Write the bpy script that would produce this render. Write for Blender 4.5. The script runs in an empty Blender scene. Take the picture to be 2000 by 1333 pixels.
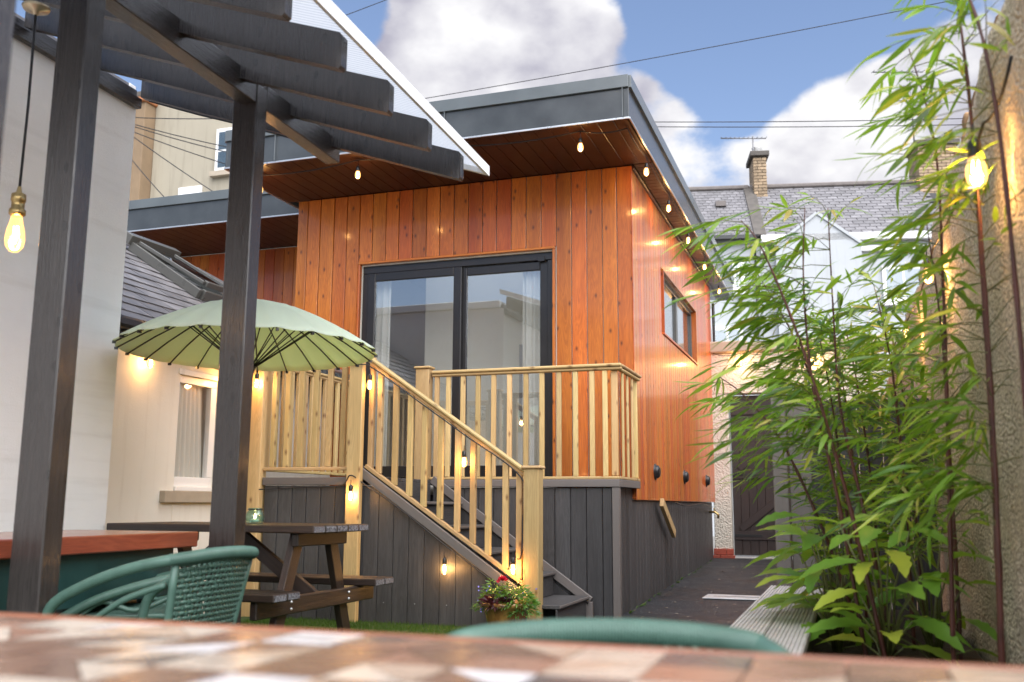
import bpy, bmesh, math, random
from mathutils import Vector, Matrix, noise as mnoise

random.seed(7)
SC = bpy.context.scene
COL = SC.collection
rad = math.radians
V = Vector

# ------------------------------------------------------------------ camera, sky, sun, exposure
cam_data = bpy.data.cameras.new('camera')
cam_data.sensor_width = 36.0
cam_data.lens = 33.98
cam_data.clip_start = 0.05
cam_data.clip_end = 600.0
cam_data.dof.use_dof = True
cam_data.dof.focus_distance = 8.0
cam_data.dof.aperture_fstop = 2.8
cam_data.dof.aperture_blades = 9
cam = bpy.data.objects.new('camera', cam_data)
COL.objects.link(cam)
_y, _p, _r = -0.33359193, 0.16745894, 0.00525899
_f = V((math.sin(_y)*math.cos(_p), math.cos(_y)*math.cos(_p), math.sin(_p)))
_rt = V((math.cos(_y), -math.sin(_y), 0))
_u = _rt.cross(_f)
_r2 = _rt*math.cos(_r) + _u*math.sin(_r)
_u2 = -_rt*math.sin(_r) + _u*math.cos(_r)
cam.matrix_world = Matrix(((_r2.x, _u2.x, -_f.x, 0), (_r2.y, _u2.y, -_f.y, 0), (_r2.z, _u2.z, -_f.z, 0.92), (0, 0, 0, 1)))
SC.camera = cam

SUN_DIR = V((0.38, -0.46, 0.80)).normalized()
world = bpy.data.worlds.new('World')
SC.world = world
world.use_nodes = True
def build_world():
    nt = world.node_tree
    N, L = nt.nodes, nt.links
    N.clear()
    out = N.new('ShaderNodeOutputWorld')
    bg = N.new('ShaderNodeBackground'); bg.inputs['Strength'].default_value = 0.13
    sky = N.new('ShaderNodeTexSky'); sky.sky_type = 'NISHITA'; sky.sun_disc = False
    sky.sun_elevation = math.asin(SUN_DIR.z); sky.sun_rotation = math.atan2(SUN_DIR.x, SUN_DIR.y)
    sky.air_density = 1.0; sky.dust_density = 0.6; sky.ozone_density = 1.6
    tc = N.new('ShaderNodeTexCoord')
    mp = N.new('ShaderNodeMapping'); mp.inputs['Scale'].default_value = (1, 1, 1.5); mp.inputs['Location'].default_value = (3.1, 1.7, 0.4)
    L.new(tc.outputs['Generated'], mp.inputs['Vector'])
    n1 = N.new('ShaderNodeTexNoise'); n1.inputs['Scale'].default_value = 4.2; n1.inputs['Detail'].default_value = 10; n1.inputs['Roughness'].default_value = 0.55
    L.new(mp.outputs[0], n1.inputs['Vector'])
    def math_(op, a, b=None, clamp=False):
        m = N.new('ShaderNodeMath'); m.operation = op; m.use_clamp = clamp
        for i, s in enumerate((a, b)):
            if s is None: continue
            if isinstance(s, (int, float)): m.inputs[i].default_value = s
            else: L.new(s, m.inputs[i])
        return m.outputs[0]
    dens = n1.outputs['Fac']
    # cumulus banks: (direction, half width in radians, weight)
    banks = [((-0.30, 0.845, 0.445), 0.13, 0.17), ((-0.36, 0.823, 0.42), 0.12, 0.15), ((-0.22, 0.862, 0.455), 0.10, 0.13),
             ((-0.165, 0.905, 0.392), 0.05, 0.10), ((-0.085, 0.94, 0.33), 0.11, 0.17), ((-0.01, 0.94, 0.34), 0.10, 0.17),
             ((-0.02, 0.925, 0.375), 0.055, 0.12), ((0.06, 0.925, 0.375), 0.10, 0.17), ((0.05, 0.945, 0.325), 0.13, 0.12),
             ((-0.03, 0.89, 0.455), 0.14, -0.30), ((-0.12, 0.88, 0.46), 0.075, -0.26), ((0.06, 0.87, 0.49), 0.10, -0.2),
             ((-0.46, 0.82, 0.49), 0.055, -0.22)]
    for c, rr, w in banks:
        c = V(c).normalized()
        d = N.new('ShaderNodeVectorMath'); d.operation = 'DOT_PRODUCT'; d.inputs[1].default_value = c
        L.new(tc.outputs['Generated'], d.inputs[0])
        mr = N.new('ShaderNodeMapRange'); mr.interpolation_type = 'SMOOTHSTEP'
        mr.inputs['From Min'].default_value = math.cos(rr); mr.inputs['From Max'].default_value = 1.0
        mr.inputs['To Min'].default_value = 0.0; mr.inputs['To Max'].default_value = w
        L.new(d.outputs['Value'], mr.inputs['Value'])
        dens = math_('ADD', dens, mr.outputs[0])
    mask = N.new('ShaderNodeMapRange'); mask.interpolation_type = 'SMOOTHSTEP'
    mask.inputs['From Min'].default_value = 0.53; mask.inputs['From Max'].default_value = 0.63
    L.new(dens, mask.inputs['Value'])
    # self shading of the clouds: billows, greyer where they are thick
    mp2 = N.new('ShaderNodeMapping'); mp2.inputs['Location'].default_value = (3.1, 1.7, 0.47); mp2.inputs['Scale'].default_value = (1, 1, 1.5)
    L.new(tc.outputs['Generated'], mp2.inputs['Vector'])
    n2 = N.new('ShaderNodeTexNoise'); n2.inputs['Scale'].default_value = 7.5; n2.inputs['Detail'].default_value = 7; n2.inputs['Roughness'].default_value = 0.5
    L.new(mp2.outputs[0], n2.inputs['Vector'])
    ramp = N.new('ShaderNodeValToRGB')
    ramp.color_ramp.elements[0].position = 0.36; ramp.color_ramp.elements[0].color = (2.25, 2.2, 2.7, 1)
    ramp.color_ramp.elements[1].position = 0.60; ramp.color_ramp.elements[1].color = (5.0, 4.97, 5.05, 1)
    L.new(n2.outputs['Fac'], ramp.inputs['Fac'])
    mix = N.new('ShaderNodeMix'); mix.data_type = 'RGBA'
    L.new(mask.outputs[0], mix.inputs['Factor'])
    gain = N.new('ShaderNodeMix'); gain.data_type = 'RGBA'; gain.blend_type = 'MULTIPLY'; gain.inputs['Factor'].default_value = 1.0
    gain.inputs['B'].default_value = (1.06, 0.98, 0.98, 1)
    L.new(sky.outputs[0], gain.inputs['A'])
    L.new(gain.outputs['Result'], mix.inputs['A']); L.new(ramp.outputs['Color'], mix.inputs['B'])
    L.new(mix.outputs['Result'], bg.inputs['Color'])
    L.new(bg.outputs[0], out.inputs['Surface'])
build_world()

sun_data = bpy.data.lights.new('sun', 'SUN')
sun_data.energy = 5.0
sun_data.angle = rad(95)
sun_data.color = (1.0, 0.97, 0.94)
sun = bpy.data.objects.new('sun', sun_data)
COL.objects.link(sun)
sun.rotation_euler = (-SUN_DIR).to_track_quat('-Z', 'Y').to_euler()
sun.location = (8, -8, 12)

SC.view_settings.view_transform = 'Standard'
SC.view_settings.look = 'None'
SC.view_settings.gamma = 1.0
SC.view_settings.exposure = 0.68
SC.render.engine = 'CYCLES'
SC.cycles.use_denoising = True
SC.cycles.max_bounces = 8
SC.cycles.transparent_max_bounces = 12
SC.cycles.caustics_reflective = False
SC.cycles.caustics_refractive = False
SC.cycles.sample_clamp_indirect = 6.0

# ------------------------------------------------------------------ materials
MATS = {}
class NT:
    def __init__(s, name):
        s.m = bpy.data.materials.new(name); s.m.use_nodes = True
        s.t = s.m.node_tree; s.N = s.t.nodes; s.L = s.t.links
        s.b = s.N['Principled BSDF']; s.out = s.N['Material Output']
        MATS[name] = s.m
    def n(s, kind, **kw):
        nd = s.N.new('ShaderNode' + kind)
        for k, v in kw.items():
            if k in nd.inputs: s.set(nd.inputs[k], v)
            else: setattr(nd, k, v)
        return nd
    def set(s, sock, v):
        if hasattr(v, 'is_linked') or hasattr(v, 'links'): s.L.new(v, sock)
        else:
            if isinstance(v, tuple) and len(v) == 3 and len(sock.default_value) == 4: v = v + (1,)
            sock.default_value = v
    def math(s, op, a, b=0.0, clamp=False):
        m = s.N.new('ShaderNodeMath'); m.operation = op; m.use_clamp = clamp
        s.set(m.inputs[0], a); s.set(m.inputs[1], b)
        return m.outputs[0]
    def mix(s, f, a, b, blend='MIX'):
        m = s.N.new('ShaderNodeMix'); m.data_type = 'RGBA'; m.blend_type = blend
        s.set(m.inputs['Factor'], f); s.set(m.inputs['A'], a); s.set(m.inputs['B'], b)
        return m.outputs['Result']
    def ramp(s, f, stops):
        r = s.N.new('ShaderNodeValToRGB'); e = r.color_ramp.elements
        while len(e) > 1: e.remove(e[-1])
        e[0].position = stops[0][0]; e[0].color = tuple(stops[0][1]) + (1,)
        for p, c in stops[1:]:
            x = e.new(p); x.color = tuple(c) + (1,)
        s.set(r.inputs['Fac'], f)
        return r.outputs['Color']
    def coord(s, scale=(1, 1, 1), rand=True, kind='Object'):
        tc = s.n('TexCoord'); v = tc.outputs[kind]
        if rand:
            oi = s.n('ObjectInfo'); k = s.N.new('ShaderNodeVectorMath'); k.operation = 'MULTIPLY_ADD'
            cx = s.n('CombineXYZ'); 
            for i in range(3): s.L.new(oi.outputs['Random'], cx.inputs[i])
            s.L.new(cx.outputs[0], k.inputs[0]); k.inputs[1].default_value = (37.0, 91.0, 53.0)
            s.L.new(v, k.inputs[2]); v = k.outputs[0]
        mp = s.n('Mapping'); mp.inputs['Scale'].default_value = scale
        s.L.new(v, mp.inputs['Vector'])
        return mp.outputs[0]
    def noise(s, vec, scale, detail=4, rough=0.5, dist=0.0):
        t = s.n('TexNoise'); s.L.new(vec, t.inputs['Vector'])
        t.inputs['Scale'].default_value = scale; t.inputs['Detail'].default_value = detail
        t.inputs['Roughness'].default_value = rough; t.inputs['Distortion'].default_value = dist
        return t.outputs['Fac']
    def bump(s, h, strength, dist=0.01, base=None):
        b = s.n('Bump'); b.inputs['Strength'].default_value = strength; b.inputs['Distance'].default_value = dist
        s.L.new(h, b.inputs['Height'])
        s.L.new(b.outputs[0], s.b.inputs['Normal'])
        return b
    def objrand(s):
        return s.n('ObjectInfo').outputs['Random']

def P(nt, **kw):
    for k, v in kw.items():
        nt.set(nt.b.inputs[k.replace('_', ' ')], v)

def wood(name, light, mid, dark, knot=None, rough=0.45, coat=0.0, coat_rough=0.1, tint=0.25, grain=1.0, bump=0.15, knot_n=0.55, spec=0.5):
    t = NT(name)
    v = t.coord((9, 9, 0.75))
    rings = t.noise(v, 1.6, 3, 0.5, 1.2)
    w = t.math('FRACT', t.math('MULTIPLY', rings, 9.0))
    w = t.math('ABSOLUTE', t.math('SUBTRACT', w, 0.5))
    fine = t.noise(t.coord((90, 90, 2.0)), 2.0, 4, 0.65)
    base = t.noise(v, 0.8, 2, 0.5)
    col = t.ramp(base, [(0.3, mid), (0.68, light)])
    col = t.mix(t.math('MULTIPLY', w, 0.9*grain), col, dark)
    col = t.mix(t.math('MULTIPLY', t.math('SUBTRACT', fine, 0.42, True), 1.2*grain), col, dark)
    if knot:
        kv = t.coord((8.5, 8.5, 4.6))
        sp = t.n('SeparateXYZ'); t.L.new(kv, sp.inputs[0]); cb = t.n('CombineXYZ')
        t.L.new(t.math('ADD', sp.outputs[0], sp.outputs[1]), cb.inputs[0]); t.L.new(sp.outputs[2], cb.inputs[1])
        vo = t.n('TexVoronoi', voronoi_dimensions='2D'); t.L.new(cb.outputs[0], vo.inputs['Vector']); vo.inputs['Scale'].default_value = 1.0
        vo.inputs['Randomness'].default_value = 1.0
        sep = t.n('SeparateColor'); t.L.new(vo.outputs['Color'], sep.inputs[0])
        gate = t.math('GREATER_THAN', sep.outputs[0], knot_n)
        mr = t.n('MapRange'); mr.inputs['From Min'].default_value = 0.15; mr.inputs['From Max'].default_value = 0.02
        t.L.new(vo.outputs['Distance'], mr.inputs['Value'])
        k = t.math('MULTIPLY', mr.outputs[0], gate)
        col = t.mix(t.math('MULTIPLY', k, 0.9), col, knot)
    r = t.objrand()
    hsv = t.n('HueSaturation'); t.L.new(col, hsv.inputs['Color'])
    t.L.new(t.math('ADD', t.math('MULTIPLY', r, tint*2), 1.0-tint), hsv.inputs['Value'])
    r2 = t.math('FRACT', t.math('MULTIPLY', r, 17.3))
    t.L.new(t.math('ADD', t.math('MULTIPLY', r2, 0.022), 0.489), hsv.inputs['Hue'])
    P(t, Base_Color=hsv.outputs[0], Roughness=rough, Coat_Weight=coat, Coat_Roughness=coat_rough, Specular_IOR_Level=spec)
    t.bump(fine, bump, 0.004)
    return t.m

def plain(name, col, rough=0.5, metal=0.0, var=0.12, scale=6.0, bump=0.0, bscale=60.0, bdist=0.003, tint=0.0, coat=0.0, spec=0.5):
    t = NT(name)
    v = t.coord((1, 1, 1))
    n = t.noise(v, scale, 5, 0.55)
    a = tuple(max(0, c*(1-var)) for c in col); b = tuple(min(1, c*(1+var)) for c in col)
    c = t.ramp(n, [(0.3, a), (0.7, b)])
    if tint:
        hsv = t.n('HueSaturation'); t.L.new(c, hsv.inputs['Color'])
        t.L.new(t.math('ADD', t.math('MULTIPLY', t.objrand(), tint*2), 1.0-tint), hsv.inputs['Value'])
        c = hsv.outputs[0]
    rr = t.math('ADD', t.math('MULTIPLY', n, 0.2), rough-0.1)
    P(t, Base_Color=c, Roughness=rr, Metallic=metal, Coat_Weight=coat, Specular_IOR_Level=spec)
    if bump:
        t.bump(t.noise(v, bscale, 4, 0.6), bump, bdist)
    return t.m

wood('cedar', (0.64, 0.185, 0.026), (0.49, 0.115, 0.015), (0.23, 0.042, 0.008), knot=(0.07, 0.015, 0.007), rough=0.4, coat=0.4, coat_rough=0.12, tint=0.2, grain=0.95, bump=0.2, knot_n=0.6, spec=0.35)
wood('pine', (0.66, 0.48, 0.23), (0.52, 0.36, 0.15), (0.33, 0.20, 0.075), knot=(0.16, 0.075, 0.025), rough=0.6, tint=0.2, grain=0.75, knot_n=0.55)
wood('composite_board', (0.082, 0.081, 0.083), (0.056, 0.055, 0.057), (0.023, 0.022, 0.023), rough=0.48, tint=0.22, grain=0.95, bump=1.0)
wood('composite_trim', (0.165, 0.15, 0.14), (0.14, 0.125, 0.115), (0.10, 0.09, 0.085), rough=0.5, tint=0.05, grain=0.3, bump=0.3)
wood('bench_board', (0.60, 0.58, 0.57), (0.48, 0.46, 0.45), (0.26, 0.25, 0.245), rough=0.5, tint=0.08, grain=0.6, bump=0.4)
wood('stained_post', (0.043, 0.036, 0.033), (0.032, 0.0265, 0.0245), (0.014, 0.011, 0.010), knot=(0.012, 0.009, 0.008), rough=0.25, tint=0.08, grain=0.95, bump=0.9, spec=0.65, coat=0.12, coat_rough=0.15)
wood('picnic_wood', (0.060, 0.034, 0.021), (0.022, 0.017, 0.015), (0.009, 0.008, 0.008), rough=0.45, tint=0.3, grain=0.9, bump=0.6)
wood('bar_wood', (0.40, 0.125, 0.05), (0.27, 0.07, 0.028), (0.12, 0.026, 0.012), rough=0.3, coat=0.6, coat_rough=0.1, tint=0.08, grain=0.7)
wood('gate_wood', (0.034, 0.022, 0.018), (0.026, 0.017, 0.015), (0.014, 0.01, 0.009), rough=0.5, tint=0.12, grain=0.6, bump=0.5)
wood('table_rim_wood', (0.30, 0.12, 0.06), (0.22, 0.08, 0.04), (0.12, 0.04, 0.02), rough=0.35, tint=0.05, grain=0.6)
wood('floor_wood', (0.32, 0.2, 0.1), (0.25, 0.15, 0.07), (0.15, 0.08, 0.04), rough=0.4)
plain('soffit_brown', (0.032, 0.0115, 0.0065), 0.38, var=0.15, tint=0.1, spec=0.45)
plain('fascia_grey', (0.055, 0.061, 0.064), 0.2, var=0.18, scale=3.0, bump=0.1, bscale=40)
plain('fascia_cap', (0.11, 0.125, 0.13), 0.2, var=0.1, scale=3.0)
plain('metal_edge', (0.50, 0.51, 0.52), 0.3, metal=0.7, var=0.05)
plain('render_tan', (0.25, 0.175, 0.105), 0.85, var=0.15, scale=1.4, bump=0.3, bscale=30)
plain('upvc_white', (0.82, 0.82, 0.81), 0.3, var=0.02)
plain('sill_stone', (0.40, 0.34, 0.26), 0.7, var=0.1, scale=8)
plain('slate', (0.155, 0.15, 0.155), 0.42, var=0.3, scale=7, tint=0.25, bump=0.25, bscale=30)
plain('slate_far', (0.165, 0.16, 0.168), 0.6, var=0.2, scale=5, tint=0.2)
plain('ridge_tile', (0.16, 0.14, 0.13), 0.7, var=0.2)
plain('slate_under', (0.05, 0.05, 0.052), 0.9)
plain('brick_buff', (0.34, 0.25, 0.16), 0.85, var=0.25, scale=14, tint=0.28)
plain('brick_brown', (0.36, 0.22, 0.11), 0.9, var=0.35, scale=16, tint=0.3, bump=0.6, bscale=40, bdist=0.01)
plain('brick_red_paint', (0.30, 0.055, 0.03), 0.6, var=0.2, scale=14, tint=0.12, bump=0.3)
plain('mortar', (0.10, 0.085, 0.07), 0.95)
plain('chimney_cap', (0.10, 0.09, 0.08), 0.85, var=0.25)
plain('frame_black', (0.018, 0.017, 0.018), 0.32, var=0.08)
plain('frame_grey', (0.085, 0.085, 0.078), 0.3, var=0.05)
plain('gutter_black', (0.015, 0.015, 0.016), 0.3)
plain('room_wall', (0.78, 0.76, 0.68), 0.85, var=0.02)
plain('room_grey', (0.30, 0.32, 0.35), 0.8, var=0.05)
plain('teal_paint', (0.016, 0.05, 0.046), 0.35, var=0.25, scale=5)
plain('rattan_green', (0.075, 0.15, 0.118), 0.38, var=0.15, scale=20, bump=0.15, bscale=160)
plain('wicker_brown', (0.36, 0.19, 0.075), 0.5, var=0.3, scale=30)
plain('black_plastic', (0.012, 0.012, 0.013), 0.35)
plain('brass', (0.42, 0.30, 0.13), 0.32, metal=1.0, var=0.1)
plain('rose_brass', (0.62, 0.52, 0.36), 0.35, metal=0.8, var=0.05)
plain('galvanised', (0.55, 0.58, 0.60), 0.45, metal=0.5, var=0.12, scale=9)
plain('concrete', (0.40, 0.40, 0.39), 0.8, var=0.15, scale=8, bump=0.2)
plain('soil', (0.035, 0.024, 0.017), 0.95, var=0.4, scale=20, bump=1.0, bscale=30, bdist=0.03)
plain('wire_black', (0.015, 0.015, 0.018), 0.6)
plain('antenna_metal', (0.25, 0.25, 0.26), 0.5, metal=0.6)
plain('culm_red', (0.075, 0.022, 0.015), 0.4, var=0.35, scale=10)
plain('culm_green', (0.10, 0.11, 0.03), 0.4, var=0.3, scale=10)
plain('petal_red', (0.62, 0.02, 0.05), 0.5, var=0.2)
plain('petal_blue', (0.25, 0.22, 0.62), 0.5, var=0.25)
plain('sail_blue', (0.10, 0.16, 0.30), 0.7)
plain('clay', (0.42, 0.17, 0.07), 0.75, var=0.2)
plain('candle', (0.8, 0.72, 0.5), 0.5)
for nm, c in (('tile_brown', (0.16, 0.095, 0.07)), ('tile_tan', (0.38, 0.29, 0.225)), ('tile_cream', (0.43, 0.37, 0.31)), ('tile_white', (0.52, 0.51, 0.52)),
              ('tile_grey', (0.095, 0.085, 0.085)), ('tile_terracotta', (0.25, 0.14, 0.10))):
    plain(nm, c, 0.27, var=0.2, scale=14)
plain('grout', (0.14, 0.09, 0.06), 0.8)

def weathered(name, col, streak, amount, bump=0.35):
    t = NT(name); v = t.coord((1, 1, 1), rand=False)
    n = t.noise(v, 1.4, 6, 0.6); st = t.noise(t.coord((5, 5, 0.35), rand=False), 1.5, 5, 0.6); fine = t.noise(v, 95, 4, 0.6); tro = t.noise(v, 9, 4, 0.55)
    c = t.ramp(n, [(0.3, tuple(x*0.95 for x in col)), (0.7, tuple(min(1, x*1.03) for x in col))])
    c = t.mix(t.math('MULTIPLY', t.math('SUBTRACT', st, 0.52, True), amount), c, streak)
    P(t, Base_Color=c, Roughness=0.8)
    t.bump(t.math('ADD', t.math('MULTIPLY', fine, 0.5), tro), bump, 0.008)
weathered('render_white', (0.88, 0.875, 0.85), (0.55, 0.52, 0.47), 1.5, 0.6)
weathered('render_cream', (0.80, 0.77, 0.69), (0.50, 0.44, 0.35), 1.6, 0.35)
weathered('render_buff', (0.36, 0.325, 0.25), (0.17, 0.15, 0.115), 2.0, 0.3)
weathered('house_white', (0.44, 0.465, 0.485), (0.30, 0.31, 0.31), 1.8, 0.1)
def special_materials():
    # roughcast (pebble dash) wall
    t = NT('roughcast'); v = t.coord((1, 1, 1), rand=False)
    vo = t.n('TexVoronoi', feature='SMOOTH_F1'); t.L.new(v, vo.inputs['Vector']); vo.inputs['Scale'].default_value = 72; vo.inputs['Smoothness'].default_value = 0.5
    n = t.noise(v, 55, 5, 0.65); big = t.noise(v, 1.3, 4, 0.5)
    h = t.math('ADD', t.math('MULTIPLY', vo.outputs['Distance'], -1.1), t.math('MULTIPLY', n, 0.6))
    c = t.ramp(big, [(0.3, (0.72, 0.60, 0.44)), (0.7, (0.88, 0.78, 0.62))])
    pit = t.n('MapRange'); pit.inputs['From Min'].default_value = -0.1; pit.inputs['From Max'].default_value = -0.32; t.L.new(h, pit.inputs['Value'])
    c = t.mix(t.math('MULTIPLY', pit.outputs[0], 0.6), c, (0.30, 0.21, 0.13))
    P(t, Base_Color=c, Roughness=0.9)
    t.bump(h, 1.0, 0.014)
    t = NT('roughcast_pale'); v = t.coord((1, 1, 1), rand=False)
    vo = t.n('TexVoronoi', feature='SMOOTH_F1'); t.L.new(v, vo.inputs['Vector']); vo.inputs['Scale'].default_value = 55
    n = t.noise(v, 30, 5, 0.6); big = t.noise(v, 1.0, 4, 0.5)
    h = t.math('ADD', t.math('MULTIPLY', vo.outputs['Distance'], -1.0), t.math('MULTIPLY', n, 0.9))
    c = t.ramp(big, [(0.3, (0.60, 0.55, 0.46)), (0.7, (0.70, 0.66, 0.57))])
    P(t, Base_Color=c, Roughness=0.9); t.bump(h, 0.9, 0.02)
    # asphalt with pale grit
    t = NT('asphalt'); v = t.coord((1, 1, 1), rand=False)
    vo = t.n('TexVoronoi'); t.L.new(v, vo.inputs['Vector']); vo.inputs['Scale'].default_value = 75
    sep = t.n('SeparateColor'); t.L.new(vo.outputs['Color'], sep.inputs[0])
    big = t.noise(v, 0.9, 5, 0.6)
    c = t.ramp(sep.outputs[0], [(0.0, (0.006, 0.007, 0.009)), (0.75, (0.012, 0.014, 0.018)), (0.97, (0.04, 0.043, 0.05)), (1.0, (0.22, 0.22, 0.21))])
    c = t.mix(t.math('MULTIPLY', big, 0.5), c, (0.014, 0.016, 0.02))
    P(t, Base_Color=c, Roughness=t.math('ADD', t.math('MULTIPLY', t.math('SUBTRACT', big, 0.4, True), 1.6), 0.34))
    t.bump(vo.outputs['Distance'], 0.7, 0.012)
    # artificial turf base
    t = NT('turf'); v = t.coord((1, 1, 1), rand=False)
    c = t.ramp(t.noise(v, 12, 5), [(0.3, (0.02, 0.045, 0.008)), (0.7, (0.045, 0.085, 0.016))]); P(t, Base_Color=c, Roughness=0.9)
    t = NT('paving'); v = t.coord((1, 1, 1), rand=False)
    c = t.ramp(t.noise(v, 5, 6), [(0.3, (0.16, 0.15, 0.14)), (0.7, (0.24, 0.23, 0.21))]); P(t, Base_Color=c, Roughness=0.8); t.bump(t.noise(v, 70, 3), 0.3, 0.005)
    # window and door glass: reflects by Fresnel, clear otherwise
    for nm, tint in (('glass', (0.97, 0.98, 0.97)), ('glass_plain', (0.98, 0.98, 0.97)), ('glass_dark', (0.55, 0.60, 0.62))):
        t = NT(nm); t.N.remove(t.b)
        lw = t.n('LayerWeight'); lw.inputs['Blend'].default_value = 0.5; sch = t.math('ADD', t.math('MULTIPLY', t.math('POWER', lw.outputs['Facing'], 5.0), 0.95), 0.045)
        tr = t.n('BsdfTransparent'); tr.inputs['Color'].default_value = tint + (1,)
        gl = t.n('BsdfGlossy'); gl.inputs['Roughness'].default_value = 0.012; gl.inputs['Color'].default_value = (0.95, 0.97, 1, 1)
        m = t.n('MixShader'); k = t.math('ADD', sch, {'glass': 0.13, 'glass_plain': 0.0, 'glass_dark': 0.06}[nm], True)
        t.L.new(k, m.inputs[0]); t.L.new(tr.outputs[0], m.inputs[1]); t.L.new(gl.outputs[0], m.inputs[2]); t.L.new(m.outputs[0], t.out.inputs['Surface'])
    t = NT('jar_glass'); t.N.remove(t.b)
    lw = t.n('LayerWeight'); lw.inputs['Blend'].default_value = 0.5; sch = t.math('ADD', t.math('MULTIPLY', t.math('POWER', lw.outputs['Facing'], 5.0), 0.95), 0.04)
    tr = t.n('BsdfTransparent'); tr.inputs['Color'].default_value = (0.78, 0.94, 0.93, 1)
    gl = t.n('BsdfGlossy'); gl.inputs['Roughness'].default_value = 0.03
    m = t.n('MixShader'); t.L.new(t.math('ADD', sch, 0.05, True), m.inputs[0]); t.L.new(tr.outputs[0], m.inputs[1]); t.L.new(gl.outputs[0], m.inputs[2]); t.L.new(m.outputs[0], t.out.inputs['Surface'])
    # lit bulb: clear warm glass that glows a little, bright filament
    t = NT('bulb_glass'); t.N.remove(t.b)
    tr = t.n('BsdfTransparent'); tr.inputs['Color'].default_value = (1.0, 0.9, 0.75, 1)
    gl = t.n('BsdfGlossy'); gl.inputs['Roughness'].default_value = 0.02
    em = t.n('Emission'); em.inputs['Color'].default_value = (1.0, 0.52, 0.17, 1); em.inputs['Strength'].default_value = 0.45
    fr = t.n('Fresnel'); fr.inputs['IOR'].default_value = 1.45
    m = t.n('MixShader'); t.L.new(fr.outputs[0], m.inputs[0]); t.L.new(tr.outputs[0], m.inputs[1]); t.L.new(gl.outputs[0], m.inputs[2])
    a = t.n('AddShader'); t.L.new(m.outputs[0], a.inputs[0]); t.L.new(em.outputs[0], a.inputs[1]); t.L.new(a.outputs[0], t.out.inputs['Surface'])
    t = NT('filament'); P(t, Base_Color=(1, 0.6, 0.2), Emission_Color=(1.0, 0.62, 0.26), Emission_Strength=20.0)
    # polycarbonate roof sheet
    t = NT('polycarbonate'); v = t.coord((1, 1, 1), rand=False)
    sx = t.n('SeparateXYZ'); t.L.new(v, sx.inputs[0])
    wv = t.math('SINE', t.math('MULTIPLY', sx.outputs[1], 2*math.pi/0.03))
    c = t.ramp(t.math('ADD', t.math('MULTIPLY', wv, 0.5), 0.5), [(0.0, (0.48, 0.51, 0.55)), (0.25, (0.68, 0.70, 0.73)), (1.0, (0.72, 0.74, 0.76))])
    di = t.n('BsdfDiffuse'); tl = t.n('BsdfTranslucent'); t.L.new(c, di.inputs[0]); t.L.new(c, tl.inputs[0])
    m = t.n('MixShader'); m.inputs[0].default_value = 0.78; t.L.new(di.outputs[0], m.inputs[1]); t.L.new(tl.outputs[0], m.inputs[2])
    t.L.new(m.outputs[0], t.out.inputs['Surface']); t.N.remove(t.b)
    # umbrella canvas
    t = NT('canvas_green'); v = t.coord((1, 1, 1))
    c = t.ramp(t.noise(v, 3, 4), [(0.3, (0.79, 0.89, 0.80)), (0.7, (0.83, 0.92, 0.84))])
    di = t.n('BsdfDiffuse'); tl = t.n('BsdfTranslucent'); t.L.new(c, di.inputs[0]); tl.inputs[0].default_value = (0.90, 0.95, 0.52, 1)
    m = t.n('MixShader'); m.inputs[0].default_value = 0.42; t.L.new(di.outputs[0], m.inputs[1]); t.L.new(tl.outputs[0], m.inputs[2]); t.L.new(m.outputs[0], t.out.inputs['Surface']); t.N.remove(t.b)
    t = NT('curtain'); c = (0.74, 0.75, 0.70, 1)
    c = (0.88, 0.88, 0.84, 1); di = t.n('BsdfDiffuse'); tl = t.n('BsdfTranslucent'); di.inputs[0].default_value = c; tl.inputs[0].default_value = c
    m = t.n('MixShader'); m.inputs[0].default_value = 0.35; t.L.new(di.outputs[0], m.inputs[1]); t.L.new(tl.outputs[0], m.inputs[2]); t.L.new(m.outputs[0], t.out.inputs['Surface']); t.N.remove(t.b)
    # leaves
    for nm, stops, trans in (('bamboo_leaf', [(0.0, (0.022, 0.065, 0.012)), (0.35, (0.075, 0.18, 0.016)), (0.7, (0.20, 0.36, 0.026)), (0.94, (0.44, 0.48, 0.06)), (1.0, (0.42, 0.28, 0.08))], (0.36, 0.62, 0.05)),
                             ('broad_leaf', [(0.0, (0.07, 0.18, 0.025)), (0.6, (0.17, 0.34, 0.04)), (1.0, (0.46, 0.50, 0.06))], (0.42, 0.64, 0.06)),
                             ('pot_leaf', [(0.0, (0.03, 0.09, 0.02)), (0.6, (0.08, 0.20, 0.035)), (1.0, (0.22, 0.33, 0.06))], (0.2, 0.4, 0.04)),
                             ('purple_leaf', [(0.0, (0.02, 0.006, 0.008)), (1.0, (0.075, 0.02, 0.028))], (0.12, 0.02, 0.03)),
                             ('grass_blade', [(0.0, (0.03, 0.07, 0.01)), (1.0, (0.085, 0.16, 0.025))], (0.12, 0.25, 0.02))):
        t = NT(nm); g = t.n('NewGeometry')
        r = t.math('FRACT', t.math('ADD', g.outputs['Random Per Island'], t.math('MULTIPLY', t.objrand(), 7.13)))
        c = t.ramp(r, stops)
        tl = t.n('BsdfTranslucent'); tl.inputs['Color'].default_value = trans + (1,)
        P(t, Base_Color=c, Roughness=0.36)
        m = t.n('MixShader'); m.inputs[0].default_value = 0.36
        t.L.new(t.b.outputs[0], m.inputs[1]); t.L.new(tl.outputs[0], m.inputs[2]); t.L.new(m.outputs[0], t.out.inputs['Surface'])
    # glazed pot
    t = NT('glazed_pot'); v = t.coord((6, 6, 1.2))
    c = t.ramp(t.noise(v, 3, 6, 0.6, 0.6), [(0.3, (0.07, 0.03, 0.012)), (0.5, (0.24, 0.11, 0.03)), (0.7, (0.38, 0.22, 0.06))])
    P(t, Base_Color=c, Roughness=0.2, Coat_Weight=0.6)
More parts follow.
